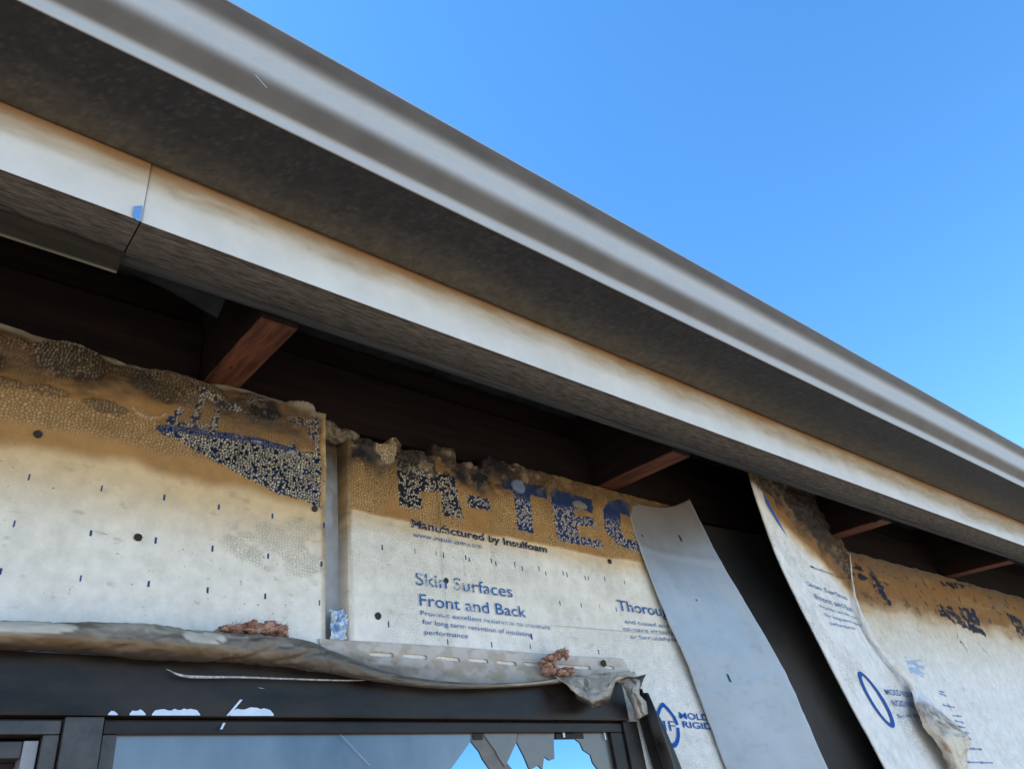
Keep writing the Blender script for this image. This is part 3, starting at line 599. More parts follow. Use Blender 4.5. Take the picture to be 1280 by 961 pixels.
# --- right board
def top4(x): return ZW + 0.001 + 0.008 * (fbm(x * 26, x * 0 + 5, 61, 4) - 0.5) - 0.004 * sstep(1.6, 2.4, x)
o9 = (1020, 660, 3.19)
def f4(x, z):
    jx = x + (fbm(x * 60, z * 90, 271, 4) - 0.5) * 0.028; jz = z + (fbm(x * 60, z * 90, 272, 4) - 0.5) * 0.018
    n = fbm(x * 14, z * 22, 205); n2 = fbm(x * 9, z * 70, 207)
    t = z - (H + 0.382) + (n - 0.5) * 0.04
    c = mixc(np.ones(x.shape + (3,)) * WHITE * 0.98, CREAM * 0.92, sstep(-0.15, -0.02, t))
    c = mixc(c, YEL * 0.9, sstep(-0.05, 0.015, t) * 0.8); c = mixc(c, [0.23, 0.110, 0.036], sstep(-0.020, 0.022, t + (n2 - .5) * 0.04) * 0.95)
    c = mixc(c, YEL * 0.6, sstep(0.55, 0.7, n2) * sstep(0.0, 0.04, t) * 0.4)
    c = mixc(c, DKT, sstep(0.065, 0.105, t + (n - .5) * 0.05) * 0.7)
    h = 0.005 * (fbm(x * 7, z * 10, 209) - 0.5) + 0.0018 * fbm(x * 30, z * 40, 210) * sstep(-0.02, 0.05, t) + 0.0022
    for pts in ([(128, 150), (172, 158), (202, 200), (212, 162), (244, 215), (296, 302), (268, 306), (214, 228), (148, 208)], [(468, 310), (622, 326), (672, 436), (618, 416), (498, 352)], [(745, 328), (805, 365), (836, 432), (812, 438), (768, 372)],
                [(490, 215), (560, 225), (600, 240), (560, 244), (500, 232)]):
        mk = inpoly(jx, jz, wpoly(pts, *o9)).astype(float) * sstep(0.34, 0.50, fbm(x * 55, z * 110, 233, 4)); c = mixc(c, mixc(np.ones(x.shape + (3,)) * NAVY * 0.4, BLUE * 0.4, n), mk * 0.97); h = h + mk * 0.0012
    mk = 1 - sstep(0.0010, 0.0022, seg_dist(jx, jz, wpoly([(500, 325)], *o9)[0], wpoly([(585, 395)], *o9)[0])); c = mixc(c, TAN, mk * 0.7)
    for a, b_, w_ in (((548, 408), (604, 494), 0.0035), ((640, 460), (738, 570), 0.0026), ((160, 250), (228, 290), 0.006), ((240, 175), (330, 200), 0.003)):
        d = seg_dist(jx, jz, wpoly([a], *o9)[0], wpoly([b_], *o9)[0]); mk = (1 - sstep(w_ * 0.3, w_, d)) * sstep(0.35, 0.5, fbm(x * 80, z * 80, 222)); c = mixc(c, [0.09, 0.07, 0.05], mk * 0.85); h = h - mk * 0.002
    d = seg_dist(jx, jz, wpoly([(590, 650)], *o9)[0], wpoly([(830, 960)], *o9)[0]); mk = 1 - sstep(0.001, 0.016, d); h = h + mk * 0.004
    mk = inpoly(jx, jz, wpoly([(345, 515), (435, 530), (432, 562), (418, 600), (370, 568)], *o9)).astype(float) * sstep(0.35, 0.55, fbm(x * 20, z * 160, 224)); c = mixc(c, lin(128, 170, 215), mk * 0.7)
    for a, b_ in (((600, 878), (655, 882)), ((592, 932), (700, 936)), ((540, 748), (575, 750)), ((548, 768), (582, 776)), ((555, 790), (590, 796)), ((566, 812), (604, 818)), ((575, 830), (612, 840)), ((486, 650), (505, 655)), ((490, 660), (515, 670)), ((500, 705), (545, 715)), ((520, 700), (535, 725))):
        d = seg_dist(x, z, wpoly([a], *o9)[0], wpoly([b_], *o9)[0]); c = mixc(c, lin(54, 84, 150), (1 - sstep(0.0011, 0.0019, d)) * 0.9)
    c = mixc(c, [0.06, 0.05, 0.04], sstep(0.70, 0.75, fbm(x * 55, z * 70, 226, 3)) * sstep(-0.01, 0.02, t) * 0.8)
    ed = z - (top4(x) - 0.010); c = mixc(c, [0.15, 0.13, 0.09], sstep(0, 0.006, ed + (n - .5) * 0.012) * 0.7)
    return h, fine_dirt(x, z, c, 300, 0.7)
b4, b4inv = make_board('foam_board', 'rightmost foam board on the wall, smoothly browned top with dark blue ink remnants', B4X0, 3.2, top4, Z0B - 0.25, 0.0021, f4)

# ------------------------------------------------------------------ printed lettering
def text_mesh(txt, weight=0.0, spacing=1.0):
    cu = bpy.data.curves.new('t', 'FONT'); cu.body = txt; cu.size = 1.0; cu.offset = weight; cu.space_character = spacing; cu.resolution_u = 4; cu.fill_mode = 'FRONT'
    ob = bpy.data.objects.new('t', cu); COL.objects.link(ob)
    me = bpy.data.meshes.new_from_object(ob.evaluated_get(bpy.context.evaluated_depsgraph_get()))
    bpy.data.objects.remove(ob); bpy.data.curves.remove(cu); return me
def lettering(txt, x0, x1, zb, cap, surf, mt, parent, inv, weight=0.0, drop=0.0):
    """print txt between x0 and x1 on the baseline zb (drop: rise over the line), cap height in metres"""
    me = text_mesh(txt, weight); n_ = len(me.vertices); co = np.zeros(n_ * 3); me.vertices.foreach_get('co', co); co = co.reshape(-1, 3)
    bm = bmesh.new(); bm.from_mesh(me); bmesh.ops.triangulate(bm, faces=bm.faces); bm.to_mesh(me); bm.free()
    w_ = co[:, 0].max(); s = (x1 - x0) / w_
    a = x0 + co[:, 0] * s; b_ = zb + co[:, 1] * cap / 0.70 + drop * co[:, 0] / w_
    out = surf(a, b_); me.vertices.foreach_set('co', out.reshape(-1).astype(np.float32)); me.update()
    o = link('lettering', me, mt, parent, smooth=False)
    if inv is not None: o.matrix_parent_inverse = inv
    o['label'] = 'printed words "%s"' % txt.replace('\n', ' '); return o
def s2(a, b_):
    h, _ = f2(a, b_); return np.stack([a, D - np.maximum(h, 0.0008) - 0.0013, b_], -1)
def line2(txt, p0, p1, cap_px, mt, weight=0.0):
    a = W(*p0); b_ = W(*p1); cap = W(p0[0], p0[1] - cap_px)[1] - a[1]
    lettering(txt, a[0], b_[0], a[1], cap, s2, mt, b2, b2inv, weight, b_[1] - a[1])
line2('Manufactured by Insulfoam', (512, 659), (683, 691), 9, M['ink_dark'], 0.022)
line2('www.insulfoam.com', (515, 671), (601, 686), 6, M['ink2'])
line2('Skin Surfaces', (518, 731), (640, 747), 16, M['ink2'], 0.0)
line2('Front and Back', (522, 757), (657, 772), 15, M['ink'], 0.0)
line2('Provides excellent resistance to moisture', (524, 769), (687, 787), 6, M['ink2'])
line2('for long term retention of insulating', (527, 780), (664, 796), 6, M['ink'])
line2('performance', (529, 793), (584, 798), 6, M['ink'])
line2('Thorough', (772, 763), (842, 772), 13, M['ink'], 0.006)
line2('and tested and dur', (780, 779), (850, 787), 5, M['ink2'])
line2('contains virtually no', (778, 788), (852, 794), 5, M['ink2'])
line2('or formaldehyde', (787, 798), (845, 802), 5, M['ink2'])
line2('MOLD RESISTANT', (848, 898), (948, 905), 8, M['ink_solid'], 0.012)
line2('RIGID INSULATION', (852, 909), (968, 918), 8, M['ink_solid'], 0.012)
line2('IF', (828, 913), (845, 914), 13, M['ink'], -0.004)
def ring(name, outer_f, inner_f, surf, mt, parent, inv, n_=48, gaps=()):
    vs_, fs = [], []
    for i in range(n_):
        t = 2 * math.pi * i / n_; vs_ += [outer_f(t), inner_f(t)]
    for i in range(n_):
        j = (i + 1) % n_
        if any(g0 <= i / n_ < g1 for g0, g1 in gaps): continue
        fs.append((2 * i, 2 * j, 2 * j + 1, 2 * i + 1))
    v = np.array(vs_); out = surf(v[:, 0], v[:, 1]); me = bpy.data.meshes.new(name); me.from_pydata(out.tolist(), [], fs); me.update()
    o = link(name, me, mt, parent, smooth=False)
    if inv is not None: o.matrix_parent_inverse = inv
    return o
lc = W(833, 906); lr = (W(847, 906)[0] - W(819, 906)[0]) / 2; lh = (W(829, 879)[1] - W(834, 936)[1]) / 2
def drop_shape(k):
    def f(t):
        r = 1.0 if math.sin(t) < 0 else (1 - 0.55 * max(0, math.sin(t)) ** 2)
        return (lc[0] + k * lr * math.cos(t) * r, lc[1] + (k if k == 1 else k + 0.04) * lh * math.sin(t))
    return f
ring('drop_logo', drop_shape(1.0), drop_shape(0.76), s2, M['ink_solid'], b2, b2inv, gaps=((0.60, 0.70), (0.97, 1.0)))

# ------------------------------------------------------------------ joint between the boards
gx0, gx1 = B1X1 + 0.0015, B2X0 - 0.0015
xx, zz = np.meshgrid(np.linspace(gx0 - 0.004, gx1 + 0.004, 30), np.linspace(Z0B, ZW - 0.012, 300), indexing='ij')
c = mixc(np.ones(xx.shape + (3,)) * np.array([0.42, 0.43, 0.45]), [0.10, 0.07, 0.045], sstep(H + 0.395, H + 0.45, zz + (fbm(xx * 60, zz * 40, 7) - .5) * 0.05))
c = mixc(c, [0.25, 0.18, 0.11], sstep(0.5, 0.65, fbm(xx * 120, zz * 40, 18)) * 0.45 * sstep(H + 0.33, H + 0.4, zz))
bt = link('joint_batten', grid_mesh('joint_batten', np.stack([xx, D + 0.017 + 0 * xx, zz], -1), c), M['batten'])
tag(bt, 'grey strip showing in the narrow vertical joint between two foam boards', 'batten'); solid(bt, 0.004, -1)
# charred plug that closes the top of the joint
def blob(name, centers, mt, seed, sub=4, amp=0.35, freq=60, parent=None, fibres=0):
    bm = bmesh.new()
    for (cx, cy, cz, rx, ry, rz) in centers:
        r = bmesh.ops.create_icosphere(bm, subdivisions=sub, radius=1)
        co = np.array([v.co[:] for v in r['verts']])
        w_ = co * [rx, ry, rz]; u = (w_[:, 0] + cx) * freq * 1.0; v_ = (w_[:, 2] + cz) * freq + w_[:, 1] * freq * 0.7
        d = 1 + amp * 2 * (fbm(u + 11 * w_[:, 1] * freq / 10, v_, seed, 4) - 0.5) + amp * 0.9 * np.abs(fbm(u * 3, v_ * 3 + w_[:, 1] * freq * 2, seed + 7, 3) - 0.5)
        for vv, k, p_ in zip(r['verts'], d, w_): vv.co = (cx + p_[0] * k, cy + p_[1] * k, cz + p_[2] * k)
    if fibres:
        vl = list(bm.verts); rr = random.Random(seed)
        for k in range(fibres):
            v0 = rr.choice(vl).co; ct = min(centers, key=lambda q: (q[0] - v0.x) ** 2 + (q[2] - v0.z) ** 2)
            d = (v0 - Vector(ct[:3])).normalized() + Vector((rr.uniform(-1, 1), rr.uniform(-.6, .6), rr.uniform(-1, 1))) * 0.9; d = d.normalized() * rr.uniform(0.002, 0.009)
            s_ = Vector((rr.uniform(-1, 1), 0, rr.uniform(-1, 1))).normalized() * 0.00025; base = v0 - d * 0.3
            bm.faces.new([bm.verts.new(base - s_), bm.verts.new(base + s_), bm.verts.new(v0 + d)])
    me = bpy.data.meshes.new(name); bm.to_mesh(me); bm.free(); return link(name, me, mt, parent)
pl = P(418, 540, D)
o = blob('charred_lump', [(pl[0], D + 0.006, pl[2], 0.016, 0.010, 0.010), (pl[0] + 0.018, D + 0.002, pl[2] - 0.001, 0.016, 0.008, 0.010), (pl[0] - 0.006, D + 0.008, pl[2] + 0.008, 0.012, 0.010, 0.008)], mat('charred_foam', (0.03, 0.026, 0.022), (0.22, 0.17, 0.11), 160, 0.85, bump=0.8, bscale=350), 5, amp=0.4, freq=120)
tag(o, 'charred lump of melted foam closing the top of the joint between boards', 'foam')
# crumpled blue-white film at its foot
nf = 34; V = np.zeros((nf, nf, 3)); p0, p1, p2 = P(412, 762, D + 0.006), P(431, 762, D + 0.006), P(414, 803, D + 0.006)
for i in range(nf):
    for j in range(nf):
        u, v_ = i / (nf - 1), j / (nf - 1)
        k = fbm(np.array(u * 6.0), np.array(v_ * 9.0), 51, 3) - 0.5
        V[i, j] = (p0[0] + (p1[0] - p0[0]) * u + float(fbm(np.array(v_ * 5.), np.array(u * 2.), 3, 2) - .5) * 0.004, D + 0.004 - 0.016 * float(k) - 0.003 * math.sin(u * math.pi), p0[2] + (p2[2] - p0[2]) * v_ - float(fbm(np.array(u * 5.), np.array(.4), 5, 2) - .5) * 0.006)
o = link('plastic_film', grid_mesh('plastic_film', V), M['film'], smooth=False); solid(o, 0.0004)
tag(o, 'crumpled shiny blue and white film stuffed in the foot of the board joint', 'film')

# ------------------------------------------------------------------ fasteners in the foam
def fastener(px, py, r, label, deep=True, fn=f1):
    x, z = W(px, py); hh = float(fn(np.array([x]), np.array([z]))[0][0])
    bm = bmesh.new(); prof = [(r * 0.98, -0.0006), (r * 0.88, -0.0013), (r * 0.66, -0.0010), (r * 0.60, -0.0003), (r * 0.22, -0.0002), (r * 0.18, -0.0008)] if deep else [(r, 0.0), (r, -0.0012), (r * 0.85, -0.0018), (r * 0.3, -0.0020), (r * 0.2, -0.0012)]
    rings = []
    for rr, dy in prof: rings.append([bm.verts.new((rr * math.cos(a) * random.uniform(.9, 1.08), dy, rr * math.sin(a) * random.uniform(.9, 1.1))) for a in np.linspace(0, 2 * math.pi, 18, endpoint=False)])
    for a, b_ in zip(rings, rings[1:]):
        for i in range(18): bm.faces.new((a[i], a[(i + 1) % 18], b_[(i + 1) % 18], b_[i]))
    bm.faces.new(rings[-1]); bmesh.ops.recalc_face_normals(bm, faces=bm.faces); me = bpy.data.meshes.new('nail'); bm.to_mesh(me); bm.free()
    o = link('nail', me, M['nail'], smooth=False); o.location = (x, D - max(hh, 0) - 0.0004, z); tag(o, label, 'nail', 'nails through the foam')
fastener(46, 545, 0.0039, 'dark sunken nail in the scorched brown part of the left foam board')
fastener(172, 672, 0.0038, 'dark sunken nail in the white part of the left foam board')
fastener(392, 637, 0.0035, 'small nail at the lower tip of the blue triangle', False)
fastener(472, 770, 0.0037, 'grey nail right of the blue film, left of the printed words', False, f2)
fastener(557, 726, 0.0033, 'grey nail between the first two printed words', False, f2)
fastener(761, 702, 0.0035, 'grey nail just under the scorched band, left of the hanging sheet', False, f2)

# ------------------------------------------------------------------ dark building paper in the gap and the grey hanging sheet
xa, xb = B2X1 + 0.002, B4X0 + 0.10
xx, zz = np.meshgrid(np.linspace(xa - 0.02, xb, 60), np.linspace(H - 0.08, H + 0.485, 90), indexing='ij')
V = np.stack([xx, 0.7262 - 0.004 * fbm(xx * 12, zz * 9, 41) - 0.03 * np.sin(np.clip((xx - xa) / (xb - 0.10 - xa), 0, 1) * math.pi) * (0.5 + 0.5 * np.sin((zz - H) * 5)), zz], -1)
o = link('building_paper', grid_mesh('building_paper', V), M['paper']); tag(o, 'black sooty building paper in the gap between sheet and peeled board', 'building paper')

gsV = patch_px([[(781, 622, .700), (800, 630, .697), (824, 634, .692), (843, 632, .684), (862, 624, .674)],
                [(799, 684, .694), (820, 688, .688), (846, 690, .680), (872, 690, .671), (893, 688, .660)],
                [(832, 768, .690), (860, 768, .682), (887, 767, .673), (915, 766, .664), (938, 764, .652)],
                [(864, 842, .690), (891, 841, .680), (920, 839, .671), (950, 836, .661), (977, 832, .650)],
                [(890, 912, .692), (918, 910, .682), (948, 907, .672), (980, 902, .662), (1006, 896, .652)],
                [(918, 990, .695), (945, 990, .686), (980, 990, .676), (1013, 986, .667), (1042, 978, .656)],
                [(940, 1080, .698), (975, 1080, .69), (1012, 1080, .68), (1048, 1076, .67), (1080, 1068, .66)]], 200, 60)
uu, vv = np.meshgrid(np.linspace(0, 1, 200), np.linspace(0, 1, 60), indexing='ij')
c = mixc(np.ones(uu.shape + (3,)) * np.array([0.34, 0.395, 0.46]), [0.185, 0.165, 0.155], (1 - sstep(0.05, 0.34, uu + (fbm(vv * 3, uu * 6, 4) - .5) * 0.12)))  # lower part tinted blue, reflected sky put into the colour
c = c * (0.92 + 0.16 * fbm(vv * 9, uu * 20, 6))[..., None]
c = mixc(c, [0.15, 0.14, 0.135], sstep(0.62, 0.75, fbm(vv * 14, uu * 60, 16, 4)) * 0.14); c = mixc(c, [0.5, 0.52, 0.54], (1 - sstep(0.0, 0.012, np.minimum(vv, 1 - vv))) * 0.6)
gsV[..., 1] += 0.0035 * (fbm(vv * 2.5, uu * 9, 12, 3) - .5) - 0.0009 * np.exp(-((uu - 0.16 - 0.04 * vv) / 0.012) ** 2) - 0.0006 * np.exp(-((uu - 0.57 + 0.05 * vv) / 0.014) ** 2)
for j_, k_ in ((0, 5), (59, 9)):
    gsV[:, j_, 0] += 0.003 * (fbm(np.linspace(0, 22, 200), np.zeros(200) + k_, k_, 4) - .5)
sh = link('loose_sheet', grid_mesh('loose_sheet', gsV, c), M['sheet']); solid(sh, 0.0020)
sheet = thing('hanging_sheet', 'smooth grey blue sheet curling off the wall, hanging from the eaves', 'sheet', loc=tuple(gsV[-1, 30]))
sh.parent = sheet; sh.matrix_parent_inverse = Matrix.Translation(-Vector(gsV[-1, 30]))
for (u, v_, L_, w_) in ((0.122, 0.62, 0.006, 0.0032), (0.52, 0.40, 0.0062, 0.0030), (0.127, 0.12, 0.002, 0.002), (0.30, 0.44, 0.0016, 0.0014)):
    i, j = int(u * 199), int(v_ * 59); p = gsV[i, j]; du = _n(gsV[i + 1, j] - gsV[i, j]); dv = _n(gsV[i, j + 1] - gsV[i, j]); nn = _n(np.cross(du, dv)); nn = nn if nn @ p < 0 else -nn
    nn = -nn if nn[1] > 0 else nn; q = p + nn * 0.0018
    decal('slot', [tuple(q + du * a + dv * b_) for a, b_ in ((-L_, -w_ * .4), (-L_ * .8, w_ * .5), (L_, w_ * .5), (L_ * .8, -w_ * .5))], M['black'], sheet, Matrix.Translation(-Vector(gsV[-1, 30])), 0.0003)

# ------------------------------------------------------------------ peeled board
pb_ctrl = [[(922, 540, .585), (940, 552, .592), (962, 566, .604), (988, 585, .630), (1008, 600, .660), (1022, 612, .676)],
           [(936, 588, .592), (952, 596, .601), (972, 605, .614), (998, 617, .638), (1018, 632, .664), (1031, 646, .678)],
           [(950, 634, .602), (968, 646, .613), (992, 660, .628), (1018, 674, .650), (1042, 688, .672), (1060, 694, .682)],
           [(968, 684, .615), (988, 698, .626), (1012, 712, .641), (1036, 724, .658), (1054, 734, .674), (1066, 738, .680)],
           [(990, 735, .628), (1012, 748, .638), (1036, 760, .650), (1058, 770, .664), (1072, 779, .675), (1080, 783, .676)],
           [(1026, 806, .645), (1050, 818, .653), (1076, 830, .662), (1104, 838, .673), (1122, 846, .679), (1134, 850, .676)],
           [(1062, 876, .658), (1088, 890, .664), (1116, 900, .672), (1144, 906, .681), (1164, 912, .684), (1176, 914, .678)],
           [(1110, 966, .668), (1138, 980, .674), (1168, 990, .681), (1196, 996, .688), (1218, 1000, .690), (1232, 1002, .684)],
           [(1160, 1070, .68), (1190, 1080, .685), (1222, 1090, .69), (1250, 1096, .695), (1274, 1100, .696), (1288, 1102, .692)]]
NU, NV = 420, 170
pbV = patch_px(pb_ctrl, NU, NV)
uu, vv = np.meshgrid(np.linspace(0, 1, NU), np.linspace(0, 1, NV), indexing='ij')
def f3(u, v_):
    n = fbm(u * 24, v_ * 9, 311); n2 = fbm(u * 70, v_ * 24, 313); pk, pid = pebbles(u, v_ * 0.42, 0.0072, 315)
    # scorch line runs diagonally: high on the left edge, lower on the right
    s = u - (0.172 + 0.225 * np.clip(v_, 0, 1) ** 0.75) + (n - 0.5) * 0.04
    c = np.ones(u.shape + (3,)) * WHITE * 0.97
    c = mixc(c, YEL, (1 - sstep(-0.005, 0.05, s)) * 0.75); c = mixc(c, [0.24, 0.115, 0.036], (1 - sstep(-0.030, 0.016, s)) * 0.95)
    dk = (1 - sstep(-0.09, -0.03, s + (n2 - .5) * 0.08)); c = mixc(c, [0.06, 0.05, 0.043], dk * 0.9)
    c = mixc(c, [0.22, 0.17, 0.11], dk * sstep(0.5, 0.75, n2) * 0.7)
    spk = (1 - sstep(0.30, 0.42, v_)) * (1 - sstep(0.05, 0.20, u)); c = mixc(c, [0.30, 0.27, 0.22], spk * sstep(0.4, 0.8, pk) * 0.5)
    c = mixc(c, WHITE, (1 - sstep(0.10, 0.16, v_)) * sstep(0.15, 0.18, u + (n - .5) * .04) * 0.9)
    blue = inpoly(u, v_, [(0.175, 0.13), (0.205, 0.19), (0.25, 0.25), (0.30, 0.29), (0.26, 0.21), (0.215, 0.14)])
    c = mixc(c, lin(28, 92, 175), blue * 0.95)
    peel = sstep(0.50, 0.60, fbm(u * 9, v_ * 4, 320)) * sstep(0.02, 0.08, s) * (1 - sstep(0.75, 0.9, v_)); c = mixc(c, [0.40, 0.38, 0.34], peel * (1 - sstep(0.2, 0.6, pk)) * 0.55)
    c = c * (0.9 + 0.2 * fbm(u * 30, v_ * 12, 318))[..., None]
    h = dk * (n2 - 0.4) * 0.010 + (1 - sstep(-0.05, 0.0, s)) * 0.0012 * n2 + peel * pk * 0.0004
    q = bump_at(u, v_, (0.185, 0.66), 0.075, 0.26, 0.6); h = h + q * 0.010; c = mixc(c, CHAR, sstep(0.1, 0.6, q) * 0.8)
    h = h + 0.0022 * (fbm(u * 8, v_ * 4, 330) - 0.5)
    return h, c
h, c = f3(uu, vv)
du = np.gradient(pbV, axis=0); dv = np.gradient(pbV, axis=1); nn = np.cross(du, dv); nn /= np.linalg.norm(nn, axis=-1, keepdims=True)
flip = nn[200, 80] @ np.array([0, 1, 0]) > 0
if flip: nn = -nn
V3 = pbV + nn * h[..., None]
pbt = thing('foam_board', 'peeled foam board leaning out from the wall, charred tip under the fascia', 'foam board', 'foam insulation boards on the wall', loc=tuple(pbV[-1, 80]))
pinv = Matrix.Translation(-Vector(pbV[-1, 80]))
o = link('facer', grid_mesh('facer', V3, c), M['foam'], pbt); o.matrix_parent_inverse = pinv; solid(o, 0.003, 1 if flip else -1)
def s3(a, b_):      # a across (v), b along (u, downwards negative)
    u = np.clip(-b_, 0, 1) * (NU - 1); v_ = np.clip(a, 0, 1) * (NV - 1)
    i = np.clip(np.round(u).astype(int), 0, NU - 1); j = np.clip(np.round(v_).astype(int), 0, NV - 1)
    i0 = np.clip(np.floor(u).astype(int), 0, NU - 2); j0 = np.clip(np.floor(v_).astype(int), 0, NV - 2); fu = (u - i0)[:, None]; fv = (v_ - j0)[:, None]
    p = (V3[i0, j0] * (1 - fu) + V3[i0 + 1, j0] * fu) * (1 - fv) + (V3[i0, j0 + 1] * (1 - fu) + V3[i0 + 1, j0 + 1] * fu) * fv
    return p + nn[i, j] * 0.0016
for txt, a0, a1, u0, cap, dr, mt_ in (('Skin Surfaces', 0.26, 0.80, 0.452, 0.016, 0.03, M['ink2']), ('Front and Back', 0.28, 0.84, 0.492, 0.018, 0.03, M['ink2']), ('Provides excellent resistance', 0.28, 0.92, 0.512, 0.008, 0.03, M['ink2']),
                            ('for long term retention of', 0.29, 0.92, 0.532, 0.008, 0.03, M['ink']), ('performance', 0.29, 0.60, 0.55, 0.008, 0.016, M['ink2']), ('Manufactured by Insulfoam', 0.42, 0.97, 0.365, 0.008, 0.03, M['ink_dark']),
                            ('MOLD RESISTANT', 0.48, 0.92, 0.690, 0.014, 0.02, M['ink']), ('RIGID INSULATION', 0.48, 0.92, 0.716, 0.014, 0.02, M['ink']), ('faced board', 0.46, 0.8, 0.742, 0.009, 0.02, M['ink2'])):
    lettering(txt, a0, a1, -u0, cap, s3, mt_, pbt, pinv, 0.004, dr)
ring('drop_logo', lambda t: (0.34 + 0.085 * math.cos(t), -0.708 + 0.060 * math.sin(t)), lambda t: (0.34 + 0.055 * math.cos(t), -0.708 + 0.051 * math.sin(t)), s3, M['ink_solid'], pbt, pinv)

# torn paper hanging at its right edge
tp = patch_px([[(1135, 852, .672), (1142, 858, .672), (1150, 866, .676), (1158, 874, .682)],
               [(1142, 880, .664), (1156, 884, .660), (1170, 890, .664), (1182, 896, .676)],
               [(1152, 904, .662), (1170, 906, .652), (1190, 912, .658), (1206, 918, .672)],
               [(1166, 926, .664), (1184, 930, .650), (1200, 932, .658), (1212, 928, .670)],
               [(1182, 950, .668), (1192, 956, .656), (1204, 958, .662), (1207, 950, .674)],
               [(1196, 980, .672), (1203, 985, .664), (1210, 986, .668), (1212, 978, .676)]], 90, 50)
uu, vv = np.meshgrid(np.linspace(0, 1, 90), np.linspace(0, 1, 50), indexing='ij')
tp[..., 1] += 0.011 * (np.abs(fbm(uu * 7, vv * 5, 401, 3) - 0.5)) - 0.004; tp[..., 2] += 0.006 * (fbm(uu * 9, vv * 6, 405, 2) - .5); tp[..., 0] += 0.008 * (fbm(uu * 9, vv * 7, 409, 2) - .5)
c = mixc(np.ones(uu.shape + (3,)) * np.array([0.50, 0.43, 0.35]), [0.26, 0.17, 0.10], sstep(0.5, 0.68, fbm(uu * 8, vv * 6, 411)))
c = mixc(c, [0.75, 0.77, 0.8], (1 - sstep(0.08, 0.22, uu)))
o = link('torn_facer', grid_mesh('torn_facer', tp, c), M['fin']); solid(o, 0.0006); tag(o, 'crumpled tan scrap of torn facer at the peeled board edge', 'torn paper')
# rolled white edge of the facer
def tube(name, pts, radii, mt, colf=None, nseg=20, n_=120, a0=0.0, a1=2 * math.pi, parent=None):
    c_ = crom(pts, n_); r_ = crom(np.asarray(radii)[:, None], n_)[:, 0]
    tg = np.gradient(c_, axis=0); tg /= np.linalg.norm(tg, axis=1, keepdims=True)
    ref = np.array([0, 1.0, 0]); e1 = np.cross(tg, ref); e1 /= np.linalg.norm(e1, axis=1, keepdims=True); e2 = np.cross(tg, e1)
    an = np.linspace(a0, a1, nseg)
    V = c_[:, None] + r_[:, None, None] * (np.cos(an)[None, :, None] * e1[:, None] + np.sin(an)[None, :, None] * e2[:, None])
    U, A = np.meshgrid(np.linspace(0, 1, n_), an, indexing='ij')
    return V, U, A
V, U, A = tube('r', [P(1062, 692, .676), P(1068, 742, .672), P(1083, 785, .668), P(1108, 822, .668), P(1136, 852, .666), P(1150, 880, .666)], [.0012, .0022, .0050, .0036, .0062, .002], None)
V = V + (0.004 * (fbm(V[..., 2] * 60, A * 0.8, 77, 3) - 0.5))[..., None]
o = link('rolled_edge', grid_mesh('rolled_edge', V, np.ones(U.shape + (3,)) * WHITE), M['foam'], pbt); o.matrix_parent_inverse = pinv

# ------------------------------------------------------------------ window
win = thing('window', 'dark bronze window with a broken outer pane under the melted flashing', 'window', loc=((WX0 + WX1) / 2, 0.69, WZ0))
winv = Matrix.Translation((-(WX0 + WX1) / 2, -0.69, -WZ0))
def wbox(name, b_, mt, bevel=0.0012):
    o = box(name, b_, mt, win, bevel); o.matrix_parent_inverse = winv; return o
YH = 0.690
zh0 = H + 0.2325 * YH                                   # lower edge of the head
YSF = 0.694
zs0 = H + 0.2135 * YSF                                  # lower edge of the sash rail
xR = W(776, 905, YH)[0] + 0.006
wbox('head_frame', (WX0, xR + 0.012, YH, 0.80, zh0, H + 0.300 * YH), M['bronze'], 0.002)
#wbox('head_lip', (WX0, xR + 0.010, YH - 0.004, YH - 0.0005, H + 0.279 * YH, H + 0.300 * YH), M['bronze'])
wbox('jamb', (xR, xR + 0.026, YH + 0.001, 0.80, WZ0, zh0 - 0.0006), M['bronze'])
wbox('jamb', (WX0, WX0 + 0.03, YH + 0.001, 0.80, WZ0, zh0 - 0.0006), M['bronze'])
wbox('window_sill', (WX0 - 0.02, WX1 + 0.02, 0.66, 0.80, WZ0 - 0.03, WZ0 - 0.0005), M['bronze'])
wbox('shadow_gap', (WX0 + 0.03, xR, YSF + 0.006, 0.78, zh0 - 0.0022, zh0 - 0.0004), M['black'], 0)
mx0, mx1 = W(81, 905, YH)[0], W(130, 905, YH)[0]
wbox('mullion', (mx0, mx1, YH + 0.0006, 0.79, WZ0, zh0 - 0.0005), M['bronze2'], 0.001)
gx = W(147, 918, YSF)[0]
xS = W(764, 918, YSF)[0]
zt = zh0 - 0.0024
wbox('sash_rail', (mx1 + 0.0012, xR - 0.001, YSF, 0.76, zs0, zt), M['bronze'], 0.0008)
wbox('sash_stile', (mx1 + 0.0012, gx, YSF + 0.0005, 0.76, WZ0, zs0 - 0.0004), M['bronze2'], 0.0008)
wbox('sash_stile', (xS, xR - 0.001, YSF + 0.0005, 0.76, WZ0, zs0 - 0.0004), M['bronze'], 0.0008)
wbox('sash_rail', (gx, xS, YSF, 0.76, WZ0, WZ0 + 0.03), M['bronze'], 0.0008)
